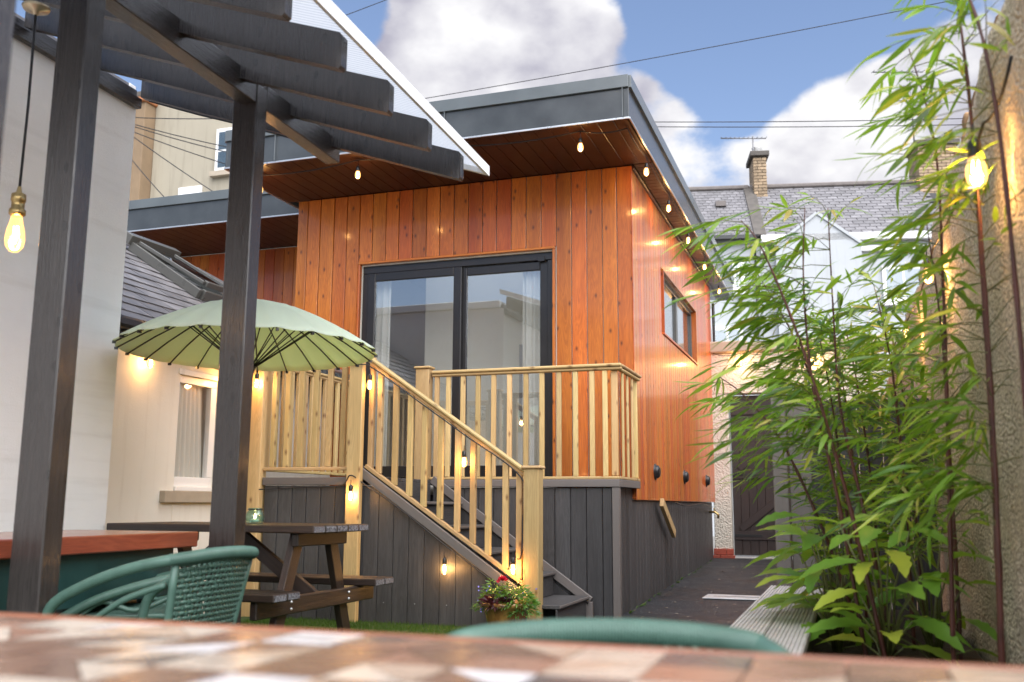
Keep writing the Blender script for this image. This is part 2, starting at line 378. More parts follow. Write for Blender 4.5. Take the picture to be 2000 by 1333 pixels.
    t = NT('end_grain'); v = t.coord((1, 1, 1))
    c = t.ramp(t.noise(v, 110, 3, 0.7), [(0.40, (0.03, 0.03, 0.035)), (0.60, (0.24, 0.24, 0.26))]); P(t, Base_Color=c, Roughness=0.7)
special_materials()
# ------------------------------------------------------------------ building helpers
WM = {}                       # world matrix of every object built
FRAME = [Matrix.Identity(4)]  # current building frame
def fr(): return FRAME[-1]
def link(o, parent, W):
    COL.objects.link(o)
    if parent is not None:
        o.parent = parent
        o.matrix_basis = WM[parent].inverted() @ W
    else:
        o.matrix_basis = W
    WM[o] = W
    return o
def tag(o, label, cat, group=None):
    o['label'] = label; o['category'] = cat
    if group: o['group'] = group
    return o
def thing(name, label, cat, loc=(0, 0, 0), rotz=0.0, group=None):
    o = bpy.data.objects.new(name, None); o.empty_display_size = 0.1
    link(o, None, fr() @ Matrix.Translation(loc) @ Matrix.Rotation(rotz, 4, 'Z'))
    return tag(o, label, cat, group)
def structure(o):
    o['kind'] = 'structure'; return o
def mesh(name, verts, faces, mat, smooth=False):
    me = bpy.data.meshes.new(name)
    me.from_pydata([tuple(v) for v in verts], [], faces)
    if mat: me.materials.append(MATS[mat])
    if smooth: me.polygons.foreach_set('use_smooth', [True]*len(me.polygons))
    me.update()
    return me
def place(name, me, parent, W=None):
    return link(bpy.data.objects.new(name, me), parent, fr() @ (W or Matrix.Identity(4)))
BOXC = {}
def box_mesh(w, t, l, mat, bev=0.003):
    key = (round(w, 4), round(t, 4), round(l, 4), mat, bev)
    if key in BOXC: return BOXC[key]
    bm = bmesh.new()
    bmesh.ops.create_cube(bm, size=1.0)
    bmesh.ops.scale(bm, vec=(w, t, l), verts=bm.verts)
    if bev:
        b = min(bev, 0.3*min(w, t, l))
        bmesh.ops.bevel(bm, geom=list(bm.edges), offset=b, segments=1, affect='EDGES')
    me = bpy.data.meshes.new('box'); bm.to_mesh(me); bm.free()
    me.materials.append(MATS[mat])
    BOXC[key] = me
    return me
def box(name, x0, x1, y0, y1, z0, z1, mat, parent, bev=0.003):
    """axis-aligned block; the mesh runs along its longest side (grain along local Z)"""
    c = V(((x0+x1)/2, (y0+y1)/2, (z0+z1)/2)); dx, dy, dz = abs(x1-x0), abs(y1-y0), abs(z1-z0)
    m = max(dx, dy, dz)
    if m == dz: me = box_mesh(dx, dy, dz, mat, bev); R = Matrix.Identity(4)
    elif m == dx: me = box_mesh(dy, dz, dx, mat, bev); R = Matrix(((0, 0, 1, 0), (1, 0, 0, 0), (0, 1, 0, 0), (0, 0, 0, 1)))
    else: me = box_mesh(dz, dx, dy, mat, bev); R = Matrix(((0, 1, 0, 0), (0, 0, 1, 0), (1, 0, 0, 0), (0, 0, 0, 1)))
    return place(name, me, parent, Matrix.Translation(c) @ R)
def plank(name, a, b, w, t, mat, parent, side=(0, 1, 0), bev=0.003):
    """board from a to b; w is its width along `side` (made square to a-b), t its thickness"""
    a, b = V(a), V(b); z = (b-a).normalized(); s = V(side); x = (s - z*s.dot(z)).normalized(); y = z.cross(x)
    W = Matrix((( x.x, y.x, z.x, 0), (x.y, y.y, z.y, 0), (x.z, y.z, z.z, 0), (0, 0, 0, 1)))
    return place(name, box_mesh(w, t, (b-a).length, mat, bev), parent, Matrix.Translation((a+b)/2) @ W)
def prism(name, pts, axis, d0, d1, mat, parent, smooth=False):
    """outline pts (2D) in the plane square to axis, extruded d0..d1.  axis 'Y': pts are (x,z); 'X': (y,z); 'Z': (x,y)"""
    def to3(p, d): return {'Y': (p[0], d, p[1]), 'X': (d, p[0], p[1]), 'Z': (p[0], p[1], d)}[axis]
    n = len(pts); vs = [to3(p, d0) for p in pts] + [to3(p, d1) for p in pts]
    c = sum((V(v) for v in vs), V((0, 0, 0)))/len(vs)
    vs = [V(v)-c for v in vs]
    fs = [tuple(range(n)), tuple(range(2*n-1, n-1, -1))] + [(i, i+n, (i+1) % n + n, (i+1) % n) for i in range(n)]
    me = mesh(name, vs, fs, mat, smooth)
    bm = bmesh.new(); bm.from_mesh(me); bmesh.ops.recalc_face_normals(bm, faces=bm.faces); bm.to_mesh(me); bm.free()
    return place(name, me, parent, Matrix.Translation(c))
def tube_geo(pts, r, n=8, cap=True):
    pts = [V(p) for p in pts]; rs = r if isinstance(r, (list, tuple)) else [r]*len(pts)
    vs, fs = [], []; up = V((0, 0, 1)); prev = None
    for i, p in enumerate(pts):
        d = (pts[min(i+1, len(pts)-1)] - pts[max(i-1, 0)]).normalized()
        if prev is None:
            x = d.cross(up) if abs(d.z) < 0.95 else d.cross(V((1, 0, 0)))
        else: x = prev - d*prev.dot(d)
        x.normalize(); prev = x; y = d.cross(x)
        for k in range(n):
            a = 2*math.pi*k/n; vs.append(p + (x*math.cos(a) + y*math.sin(a))*rs[i])
    for i in range(len(pts)-1):
        for k in range(n): fs.append((i*n+k, i*n+(k+1) % n, (i+1)*n+(k+1) % n, (i+1)*n+k))
    if cap:
        fs.append(tuple(range(n-1, -1, -1))); b = (len(pts)-1)*n; fs.append(tuple(range(b, b+n)))
    return vs, fs
def tube(name, pts, r, mat, parent, n=8):
    c = V(pts[0]); vs, fs = tube_geo([V(p)-c for p in pts], r, n)
    return place(name, mesh(name, vs, fs, mat, True), parent, Matrix.Translation(c))
def smooth_path(pts, k=8):
    pts = [V(p) for p in pts]; out = []
    for i in range(len(pts)-1):
        p0, p1, p2, p3 = pts[max(i-1, 0)], pts[i], pts[i+1], pts[min(i+2, len(pts)-1)]
        for j in range(k):
            t = j/k
            out.append(0.5*((2*p1) + (p2-p0)*t + (2*p0-5*p1+4*p2-p3)*t*t + (3*p1-p0-3*p2+p3)*t**3))
    out.append(pts[-1]); return out
def lathe_mesh(name, prof, mat, n=20):
    vs, fs = [], []
    for r, z in prof:
        for k in range(n):
            a = 2*math.pi*k/n; vs.append((r*math.cos(a), r*math.sin(a), z))
    for i in range(len(prof)-1):
        for k in range(n): fs.append((i*n+k, i*n+(k+1) % n, (i+1)*n+(k+1) % n, (i+1)*n+k))
    return mesh(name, vs, fs, mat, True)
def T(*p): return Matrix.Translation(p)
def RZ(a): return Matrix.Rotation(a, 4, 'Z')
def basis(o, x, y, z):
    return Matrix(((x.x, y.x, z.x, o.x), (x.y, y.y, z.y, o.y), (x.z, y.z, z.z, o.z), (0, 0, 0, 1)))
def merge(list_of_geo):
    vs, fs = [], []
    for v, f in list_of_geo:
        b = len(vs); vs += v; fs += [tuple(i+b for i in q) for q in f]
    return vs, fs
def box_geo(x0, x1, y0, y1, z0, z1):
    v = [V((x, y, z)) for z in (z0, z1) for y in (y0, y1) for x in (x0, x1)]
    return v, [(0, 2, 3, 1), (4, 5, 7, 6), (0, 1, 5, 4), (2, 6, 7, 3), (0, 4, 6, 2), (1, 3, 7, 5)]

# ------------------------------------------------------------------ ground
def ground():
    # one sheet to the horizon with a gentle ramp up to the back gate
    xs = [-400, -60, -12, -4.7, -2.2, -1.86, 0.5, 12, 60, 400]; ys = [-400, -60, -10, 0, 5, 8.5, 10, 11.5, 13, 14.6, 20, 60, 400]
    def gz(y): return 0.0 if y < 8.5 else min(0.19, (y-8.5)/6*0.19)
    vs = [(x, y, gz(y)) for y in ys for x in xs]; n = len(xs)
    fs = [(j*n+i, j*n+i+1, (j+1)*n+i+1, (j+1)*n+i) for j in range(len(ys)-1) for i in range(n-1)]
    structure(place('ground', mesh('ground', vs, fs, 'paving'), None))
    ys = [2.2, 5, 8.5, 10, 11.5, 13, 14.22]
    vs = []
    for y in ys:
        for i in range(6): vs.append((-2.1+i*0.41, y, gz(y)+0.006))
    fs = [(j*6+i, j*6+i+1, (j+1)*6+i+1, (j+1)*6+i) for j in range(len(ys)-1) for i in range(5)]
    structure(place('asphalt_path', mesh('asphalt_path', vs, fs, 'asphalt'), None))
    structure(box('turf_base', -4.7, -2.104, 2.5, 6.96, 0.004, 0.014, 'turf', None, 0))
    # blades of the artificial grass where they show
    rnd = random.Random(3); vs, fs = [], []
    for _ in range(26000):
        x = rnd.uniform(-4.5, -2.15); y = rnd.uniform(5.2, 6.95); a = rnd.uniform(0, 6.28); h = rnd.uniform(0.018, 0.034); l = rnd.uniform(-0.012, 0.012)
        b = len(vs); c, s = math.cos(a)*0.0022, math.sin(a)*0.0022
        vs += [(x-c, y-s, 0.012), (x+c, y+s, 0.012), (x+l, y+l*0.6, 0.012+h)]; fs.append((b, b+1, b+2))
    g = place('turf_grass', mesh('turf_grass', vs, fs, 'grass_blade'), None); g['kind'] = 'stuff'
    tag(g, 'bright green artificial grass in front of the dark deck skirting', 'grass')
    d = thing('drain_cover', 'pale grey metal strip cover set in the black asphalt path', 'drain cover', (-1.0, 9.8, 0.05))
    box('plate', -1.38, -0.62, 9.55, 9.95, 0.046, 0.056, 'galvanised', d, 0.002)
    box('groove', -1.30, -0.70, 9.735, 9.75, 0.0555, 0.058, 'gutter_black', d, 0)
    # flecks of litter and fallen petals on the asphalt
    rnd = random.Random(5); geo = []
    for _ in range(70):
        x = rnd.uniform(-1.7, -0.5); y = rnd.uniform(7.2, 13.2); s = rnd.uniform(0.008, 0.028); z = gz(y)+0.010
        a = rnd.uniform(0, 6.28); c, q = math.cos(a)*s, math.sin(a)*s
        geo.append(([V((x-c, y-q, z)), V((x+q*0.5, y-c*0.5, z+0.003)), V((x+c, y+q, z)), V((x-q*0.5, y+c*0.5, z+0.004))], [(0, 1, 2, 3)]))
    vs, fs = merge(geo); l = place('leaf_litter', mesh('leaf_litter', vs, fs, 'tile_cream'), None); l['kind'] = 'stuff'
    tag(l, 'pale fallen petals and grit scattered over the asphalt', 'litter')
ground()

# ------------------------------------------------------------------ the timber cabin
ZS, ZR = 4.138, 4.525          # soffit and roof top
def cabin():
    c = thing('garden_cabin', 'cedar clad flat roofed cabin with black sliding door and deep dark eaves', 'cabin', (-3.66, 11.5, 0))
    xr, xl, yf, yb = -1.835, -5.485, 8.75, 14.35
    zb = 0.965
    # carcass behind the boards: separate walls round the door and window openings
    def wl(name, *a): return box(name, *a, 'room_wall', c, 0)
    dz0, dz1, dx0, dx1 = 1.13, 3.36, -4.70, -2.62
    wl('inner_wall', xl+0.03, dx0, yf+0.025, yf+0.16, zb, ZS)
    wl('inner_wall', dx1, xr-0.03, yf+0.025, yf+0.16, zb, ZS)
    wl('inner_wall', dx0, dx1, yf+0.025, yf+0.16, dz1, ZS)
    wl('inner_wall', dx0, dx1, yf+0.025, yf+0.16, zb, dz0)
    wy0, wy1, wz0, wz1 = 10.33, 12.75, 2.78, 3.46
    wl('inner_wall', xr-0.15, xr-0.027, yf+0.163, wy0, zb, ZS)
    wl('inner_wall', xr-0.15, xr-0.027, wy1, yb, zb, ZS)
    wl('inner_wall', xr-0.15, xr-0.027, wy0, wy1, wz1, ZS)
    wl('inner_wall', xr-0.15, xr-0.027, wy0, wy1, zb, wz0)
    wl('inner_wall', xl+0.03, xl+0.15, yf+0.163, yb, zb, ZS)
    wl('inner_wall', xl+0.15, xr-0.152, yb-0.12, yb, zb, ZS)
    box('inner_floor', xl+0.15, xr-0.152, yf+0.163, yb-0.123, 1.02, 1.12, 'floor_wood', c, 0)
    # ceiling and roof deck stop round an unseen rooflight, added to brighten the room
    rx0, rx1, ry0, ry1 = -4.45, -2.25, 9.08, 9.92
    for (a, b, y0, y1) in ((xl+0.15, rx0, yf+0.163, yb-0.123), (rx1, xr-0.152, yf+0.163, yb-0.123), (rx0+0.001, rx1-0.001, yf+0.163, ry0), (rx0+0.001, rx1-0.001, ry1, yb-0.123)):
        box('inner_ceiling', a, b, y0, y1, 3.80, 3.86, 'room_wall', c, 0)
    for (a, b, y0, y1) in ((-5.60, rx0, 7.63, 15.4), (rx1, -1.626, 7.63, 15.4), (rx0+0.001, rx1-0.001, 7.63, ry0), (rx0+0.001, rx1-0.001, ry1, 15.4)):
        box('roof_deck', a, b, y0, y1, ZS+0.03, ZR-0.03, 'fascia_grey', c, 0)
    for (a, b, y0, y1) in ((rx0-0.02, rx0, ry0, ry1), (rx1, rx1+0.02, ry0, ry1), (rx0, rx1, ry0-0.02, ry0), (rx0, rx1, ry1, ry1+0.02)):
        box('added_rooflight_kerb', a, b, y0, y1, 3.87, ZS+0.028, 'room_wall', c, 0)
    box('added_rooflight_pane', rx0-0.03, rx1+0.03, ry0-0.03, ry1+0.03, ZR-0.028, ZR-0.016, 'glass', c, 0)
    box('inner_wall', -4.5, -2.0, 9.95, 10.05, 1.122, 3.798, 'room_wall', c, 0)
    p = box('wall_panel', -3.35, -2.85, 9.91, 9.947, 1.85, 2.65, 'room_grey', c)
    # front cladding
    xs = [xl, -5.359, -5.205, -5.039, -4.884, -4.734, -4.582, -4.427, -4.278, -4.124, -3.967, -3.818, -3.663, -3.507, -3.353, -3.203, -3.048, -2.893, -2.738, -2.582, -2.43, -2.278, -2.124, -1.98, xr]
    for a, b in zip(xs[:-1], xs[1:]):
        lo = 3.40 if (a > dx0-0.09 and b < dx1+0.09) else zb+0.01
        box('cladding_board', a+0.004, b-0.004, yf+0.003*((len(c.children) % 3)-1)*0.5, yf+0.022, lo, ZS-0.004, 'cedar', c, 0.004)
    box('cladding_backing', xl+0.01, dx0-0.002, yf+0.0225, yf+0.0245, zb+0.01, ZS-0.002, 'frame_black', c, 0)
    # side cladding
    n = 41; w = (yb-yf)/n
    for i in range(n):
        y0, y1 = yf+i*w, yf+(i+1)*w
        if y0 < wy1-0.02 and y1 > wy0+0.02:
            box('cladding_board', xr-0.024, xr-0.002, y0+0.003, y1-0.003, zb, wz0-0.03, 'cedar', c, 0.004)
            box('cladding_board', xr-0.024, xr-0.002, y0+0.003, y1-0.003, wz1+0.03, ZS-0.004, 'cedar', c, 0.004)
        else:
            box('cladding_board', xr-0.024, xr-0.002, y0+0.003, y1-0.003, zb, ZS-0.004, 'cedar', c, 0.004)
    box('corner_trim', xr-0.003, xr+0.004, yf-0.003, yf+0.03, zb, ZS-0.004, 'cedar', c, 0.002)
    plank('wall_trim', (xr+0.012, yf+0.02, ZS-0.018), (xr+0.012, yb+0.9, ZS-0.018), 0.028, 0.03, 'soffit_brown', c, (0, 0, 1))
    # wing to the left, set back, its wall clad too
    for i in range(26):
        x1 = xl+0.1-i*0.142
        box('cladding_board', x1-0.1395, x1, 10.35, 10.372, 0.3, ZS-0.004, 'cedar', c, 0.004)
    box('wing_wall', -9.4, xl+0.02, 10.375, 10.5, 0.3, ZS, 'frame_black', c, 0)
    # roof: deck, fascias, metal drip edges
    xe = -1.606
    box('roof_deck', -9.6, -5.602, 9.17, 15.4, ZS+0.03, ZR-0.03, 'fascia_grey', c, 0)
    def fascia(a, b, out):
        a, b, out = V(a), V(b), V(out); cen = lambda z, d: [p + out*d + V((0, 0, z)) for p in (a, b)]
        plank('fascia_board', *cen((ZS+4.415)/2, -0.012), 4.415-ZS, 0.022, 'fascia_grey', c, (0, 0, 1))
        plank('fascia_cap', *cen((4.413+ZR)/2, 0.008), ZR-4.413, 0.03, 'fascia_cap', c, (0, 0, 1))
        plank('drip_edge', *cen(ZS+0.004, 0.004), 0.016, 0.012, 'metal_edge', c, (0, 0, 1), 0.001)
    fascia((-5.62, 7.617, 0), (xe, 7.617, 0), (0, -1, 0))
    fascia((xe, 7.617, 0), (xe, 15.42, 0), (1, 0, 0))
    fascia((-5.62, 9.15, 0), (-5.62, 7.617, 0), (-1, 0, 0))
    fascia((-9.6, 9.15, 0), (-5.644, 9.15, 0), (0, -1, 0))
    for x in (-5.05, -3.29, xe-0.05):
        box('fascia_joint', x-0.003, x+0.003, 7.590, 7.6045, ZS+0.012, 4.41, 'fascia_cap', c, 0.001)
    # soffit boards, run back to front at the front and across on the right
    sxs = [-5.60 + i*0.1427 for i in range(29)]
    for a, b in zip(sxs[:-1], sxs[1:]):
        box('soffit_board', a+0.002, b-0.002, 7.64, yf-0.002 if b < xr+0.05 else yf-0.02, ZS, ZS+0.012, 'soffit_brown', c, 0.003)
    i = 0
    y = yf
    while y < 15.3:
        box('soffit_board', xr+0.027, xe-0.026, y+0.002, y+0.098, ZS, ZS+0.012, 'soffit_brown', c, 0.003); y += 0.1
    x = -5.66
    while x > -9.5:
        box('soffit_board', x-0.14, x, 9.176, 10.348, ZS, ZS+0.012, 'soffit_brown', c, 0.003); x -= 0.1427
    # sliding door
    d = box('door_frame', dx0, dx1, yf+0.05, yf+0.12, dz1-0.075, dz1, 'frame_black', c)
    d['label'] = 'black aluminium frame of the sliding door'
    def fp(*a): return box('frame_bar', *a, 'frame_black', d, 0.004)
    fp(dx0, dx0+0.065, yf+0.05, yf+0.12, dz0, dz1-0.077); fp(dx1-0.065, dx1, yf+0.05, yf+0.12, dz0, dz1-0.077)
    fp(dx0+0.067, dx1-0.067, yf+0.05, yf+0.12, dz0, dz0+0.05)
    def sash(x0, x1, y0, nm):
        s = box('door_panel', x0, x0+0.085, y0, y0+0.045, dz0+0.052, dz1-0.08, 'frame_black', c, 0.005)
        box('stile', x1-0.085, x1, y0, y0+0.045, dz0+0.052, dz1-0.08, 'frame_black', s, 0.005)
        box('rail', x0+0.087, x1-0.087, y0, y0+0.045, dz1-0.165, dz1-0.08, 'frame_black', s, 0.005)
        box('rail', x0+0.087, x1-0.087, y0, y0+0.045, dz0+0.052, dz0+0.16, 'frame_black', s, 0.005)
        box('pane', x0+0.087, x1-0.087, y0+0.019, y0+0.025, dz0+0.162, dz1-0.167, 'glass', s, 0)
        return s
    sash(dx0+0.067, -3.585, yf+0.03, 'l')
    s2 = sash(-3.63, dx1-0.067, yf+0.08, 'r')
    box('closer_block', dx1-0.16, dx1-0.09, yf+0.035, yf+0.049, dz1-0.09, dz1-0.04, 'frame_black', d)
    # cedar reveal round the door
    plank('door_reveal', (dx0-0.025, yf+0.02, 3.385), (dx1+0.025, yf+0.02, 3.385), 0.085, 0.022, 'cedar', c, (0, 1, 0))
    for x in (dx0-0.014, dx1+0.014):
        plank('door_reveal', (x, yf+0.02, 1.13), (x, yf+0.02, 3.372), 0.085, 0.022, 'cedar', c, (0, 1, 0))
    # side window, set in a cedar reveal
    f = box('window', xr-0.10, xr-0.05, wy0+0.03, wy1-0.03, wz1-0.05, wz1, 'frame_grey', c)
    box('frame_bar', xr-0.10, xr-0.05, wy0+0.03, wy1-0.03, wz0, wz0+0.05, 'frame_grey', f)
    for y in (wy0+0.03, (wy0+wy1)/2-0.05, (wy0+wy1)/2+0.01, wy1-0.075):
        box('frame_bar', xr-0.098, xr-0.048, y, y+0.045, wz0+0.051, wz1-0.051, 'frame_grey', f)
    box('pane', xr-0.078, xr-0.072, wy0+0.075, (wy0+wy1)/2-0.05, wz0+0.051, wz1-0.051, 'glass', f, 0)
    box('pane', xr-0.078, xr-0.072, (wy0+wy1)/2+0.055, wy1-0.075, wz0+0.051, wz1-0.051, 'glass', f, 0)
    for z in (wz0-0.015, wz1+0.014):
        plank('window_reveal', (xr-0.045, wy0-0.01, z), (xr-0.045, wy1+0.01, z), 0.12, 0.024, 'cedar', c, (1, 0, 0))
    for y in (wy0+0.012, wy1-0.012):
        plank('window_reveal', (xr-0.045, y, wz0-0.002), (xr-0.045, y, wz1+0.001), 0.12, 0.024, 'cedar', c, (1, 0, 0))
    # round black vents on the side wall
    prof = [(0.0, 0.05), (0.045, 0.05), (0.062, 0.035), (0.066, 0.012), (0.082, 0.010), (0.082, 0.0)]
    vm = lathe_mesh('vent', prof, 'black_plastic', 20)
    for y in (9.70, 11.52, 13.38):
        place('vent', vm, c, T(xr-0.002, y, 1.25) @ Matrix.Rotation(rad(90), 4, 'Y'))
    # skirting under the cabin, ribbed dark boards
    y = 8.02
    while y < 14.0:
        z0 = 0.0 if y < 8.5 else min(0.19, (y-8.5)/6*0.19)
        box('skirting_board', -1.888, -1.866, y+0.003, y+0.142, z0-0.03, 0.962 if y > 8.72 else 1.075, 'composite_board', c, 0.004); y += 0.145
    box('skirting_backing', -1.92, -1.892, 8.0, 14.05, -0.03, 0.95, 'frame_black', c, 0)
    plank('prop_batten', (-1.80, 9.83, 0.95), (-1.79, 10.45, 0.62), 0.09, 0.04, 'pine', c, (0, 0, 1))
    # downpipe cable and tap by the far corner
    tube('waste_pipe', smooth_path([(-1.80, 14.37, 3.9), (-1.80, 14.37, 2.5), (-1.80, 14.37, 1.2), (-1.81, 14.36, 0.95), (-1.84, 14.3, 0.9)]), 0.022, 'gutter_black', c)
    t = tube('garden_tap', [(-1.86, 13.75, 0.83), (-1.78, 13.75, 0.83), (-1.74, 13.75, 0.80), (-1.735, 13.75, 0.75)], 0.018, 'brass', c)
    tube('tap_lever', [(-1.79, 13.69, 0.875), (-1.79, 13.81, 0.875)], 0.009, 'brass', t)
    tube('tap_stem', [(-1.79, 13.75, 0.83), (-1.79, 13.75, 0.878)], 0.009, 'brass', t)
    tube('hose_loop', smooth_path([(-1.80, 10.7, 0.94), (-1.80, 11.5, 0.915), (-1.80, 12.6, 0.935), (-1.80, 13.6, 0.90)]), 0.009, 'gutter_black', c)
    return c
cabin()
def drape(name, label, x0, x1, y, z0, z1, mat, folds, amp=0.03):
    n = folds*8; vs, fs = [], []
    for j, z in enumerate((z0, (z0+z1)/2, z1)):
        for i in range(n+1):
            t = i/n; a = amp*(1.2-0.3*j)*math.sin(t*folds*2*math.pi + 0.5*math.sin(5*t+j*0.4))
            vs.append((x0+(x1-x0)*t, y+a, z))
    for j in range(2):
        for i in range(n): fs.append((j*(n+1)+i, j*(n+1)+i+1, (j+1)*(n+1)+i+1, (j+1)*(n+1)+i))
    o = place(name, mesh(name, vs, fs, mat, True), None); return tag(o, label, 'curtain')
drape('curtain', 'white curtain gathered at the right edge of the sliding door', -2.99, -2.70, 8.945, 1.14, 3.5, 'curtain', 4)
drape('curtain', 'white curtain gathered at the left edge of the sliding door', -4.64, -4.44, 8.945, 1.14, 3.5, 'curtain', 3)

# ------------------------------------------------------------------ raised deck with stair
def deck():
    d = thing('raised_deck', 'raised deck with pine balustrade, dark board skirting and side stair', 'deck', (-3.3, 7.8, 0))
    ZD = 1.128; yn, yd, yb = 6.99, 7.93, 8.745
    rnd = random.Random(11)
    # deck floor boards
    y = yn+0.03
    while y < yb-0.1:
        x1 = -3.48 if y < yd else -1.82
        box('deck_board', -4.6, x1, y, y+0.138, ZD-0.03, ZD, 'composite_board', d, 0.004); y += 0.144
    # edge trim
    box('edge_trim', -4.60, -3.70, yn-0.02, yn+0.022, ZD-0.062, ZD+0.002, 'composite_trim', d, 0.004)
    box('edge_trim', -3.47, -1.795, yd-0.022, yd+0.02, ZD-0.062, ZD+0.002, 'composite_trim', d, 0.004)
    box('edge_trim', -1.838, -1.79, yd+0.022, yb, ZD-0.062, ZD+0.002, 'composite_trim', d, 0.004)
    box('corner_trim', -1.862, -1.80, yd-0.016, yd+0.045, 0.0, ZD-0.064, 'composite_trim', d, 0.004)
    # skirting boards, near face: full height left of the stair, cut to the stair slope right of it
    sl = 0.676
    ztop = lambda x: 1.211 - sl*(x+3.694)
    x = -4.59
    k = 0
    while x < -2.40:
        x1 = min(x+0.1325, -2.335)
        if x1 <= -3.66:
            box('skirting_board', x+0.002, x1-0.003, yn+0.002, yn+0.022, 0.0, ZD-0.066, 'composite_board', d, 0.004)
        else:
            a = min(ZD-0.066 if x < -3.66 else 9, ztop(x+0.002)-0.05); b = ztop(x1-0.003)-0.05
            pts = [(x+0.002, 0.0), (x1-0.003, 0.0), (x1-0.003, max(b, 0.02)), (x+0.002, max(a, 0.03))]
            prism('skirting_board', pts, 'Y', yn+0.002, yn+0.022, 'composite_board', d)
        if k % 2 == 0: box('screw_head', x+0.06, x+0.066, yn-0.0005, yn+0.001, 0.16, 0.166, 'galvanised', d, 0)
        x += 0.1325; k += 1
    prism('skirting_backing', [(-4.58, 0.0), (-2.36, 0.0), (-2.36, 0.2), (-3.55, 1.0), (-4.58, 1.0)], 'Y', yn+0.026, yn+0.04, 'frame_black', d)
    box('skirting_backing', -3.55, -1.87, yd+0.026, yd+0.04, 0.0, 1.0, 'frame_black', d, 0)
    box('skirting_backing', -4.60, -4.57, yn+0.045, yb, 0.0, 1.06, 'frame_black', d, 0)
    x = -3.46
    while x < -1.90:
        x1 = min(x+0.1375, -1.865)
        box('skirting_board', x+0.002, x1-0.003, yd+0.002, yd+0.022, 0.0, ZD-0.066, 'composite_board', d, 0.004); x += 0.1375
    # stair: treads, risers, stringers
    X0, G, Rr = -3.47, 0.28, ZD/6
    for k in range(1, 6):
        z = ZD - Rr*k; a = X0 + G*(k-1)
        box('tread', a-0.005, a+G+0.018, yn+0.045, yd-0.06, z-0.028, z, 'composite_board', d, 0.004)
        plank('tread_nosing', (a+G+0.012, yn+0.045, z-0.012), (a+G+0.012, yd-0.06, z-0.012), 0.02, 0.016, 'composite_trim', d, (0, 0, 1))
        box('riser', a-0.02, a-0.006, yn+0.045, yd-0.06, z, z+Rr-0.03, 'composite_board', d, 0.003)
    box('riser', X0+5*G-0.02, X0+5*G-0.006, yn+0.045, yd-0.06, 0.0, Rr-0.03, 'composite_board', d, 0.003)
    plank('stringer', (-3.70, yn-0.012, ztop(-3.70)-0.037), (-2.33, yn-0.012, ztop(-2.33)-0.037), 0.068, 0.03, 'composite_trim', d, (0, 0, 1))
    plank('stringer_cap', (-3.70, yn+0.022, ztop(-3.70)-0.006), (-2.33, yn+0.022, ztop(-2.33)-0.006), 0.03, 0.016, 'frame_black', d, (0, 0, 1))
    zf = lambda x: 1.165 - 0.694*(x+3.462)
    plank('stringer', (-3.47, yd-0.04, zf(-3.47)-0.037), (-2.045, yd-0.04, zf(-2.045)-0.037), 0.07, 0.03, 'composite_trim', d, (0, 0, 1))
    box('stringer_foot', -2.09, -2.025, yd-0.055, yd-0.025, 0.0, zf(-2.05)-0.045, 'composite_trim', d, 0.003)
    pts = [(-3.46, 0.0), (-2.1, 0.0), (-2.1, 0.10), (-3.46, zf(-3.46)-0.08)]
    prism('stair_side_panel', pts, 'Y', yd-0.036, yd-0.024, 'composite_board', d)
    # pine posts, each with its cap where it shows
    def post(x0, x1, y0, y1, z0, z1, cap=False):
        p = box('post', x0, x1, y0, y1, z0, z1, 'pine', d, 0.006)
        if cap:
            box('post_cap', x0-0.014, x1+0.014, y0-0.014, y1+0.014, z1, z1+0.022, 'pine', p, 0.006)
        return p
    post(-3.792, -3.668, yn-0.075, yn-0.021, 0.0, 2.12)
    post(-3.664, -3.620, yn+0.03, yn+0.075, ZD, 2.10)
    post(-4.73, -4.608, yn-0.05, yn+0.05, 0.0, 2.16)
    post(-4.73, -4.63, yb-0.09, yb-0.004, 0.0, 2.10)
    post(-2.312, -2.192, yn-0.045, yn+0.075, 0.0, 1.185, True)
    post(-3.645, -3.515, yd-0.06, yd+0.04, ZD, 2.12, True)
    post(-1.868, -1.815, yd+0.012, yd+0.06, ZD+0.03, 2.05)
    post(-1.842, -1.806, yb-0.045, yb-0.002, ZD+0.03, 2.05)
    # rails
    def rail(a, b, w=0.075, h=0.055):
        a, b = V(a), V(b)
        r = plank('handrail', a, b, w, h*0.5, 'pine', d, (b-a).cross(V((0, 0, 1))), 0.012)
        plank('rail_bead', a-V((0, 0, h*0.5)), b-V((0, 0, h*0.5)), w*0.62, h*0.48, 'pine', r, (b-a).cross(V((0, 0, 1))), 0.008)
    rail((-3.50, yd-0.005, 2.085), (-1.765, yd-0.005, 2.085))
    rail((-1.80, yd+0.035, 2.085), (-1.80, yb, 2.085))
    box('bottom_rail', -3.51, -1.80, yd-0.02, yd+0.02, ZD+0.004, ZD+0.026, 'pine', d, 0.004)
    box('bottom_rail', -1.822, -1.792, yd+0.024, yb, ZD+0.004, ZD+0.026, 'pine', d, 0.004)
    def bal(x, y, z0, z1, s=0.042):
        plank('baluster', (x, y, z0), (x, y, z1), s, s*0.72, 'pine', d, (1, 0, 0), 0.004)
    for x in (-3.456, -3.345, -3.205, -3.062, -2.915, -2.768, -2.617, -2.472, -2.319, -2.173, -2.027, -1.915):
        bal(x, yd, ZD+0.027, 2.045)
    for y in (8.12, 8.31, 8.50):
        plank('baluster', (-1.806, y, ZD+0.027), (-1.806, y, 2.045), 0.034, 0.018, 'pine', d, (0, 1, 0), 0.004)
    # left landing
    rail((-4.63, yn+0.01, 2.12), (-3.72, yn+0.01, 2.12)); rail((-4.68, yn+0.05, 2.12), (-4.68, yb-0.05, 2.12))
    box('bottom_rail', -4.606, -3.794, yn-0.012, yn+0.03, 1.185, 1.212, 'pine', d, 0.004)
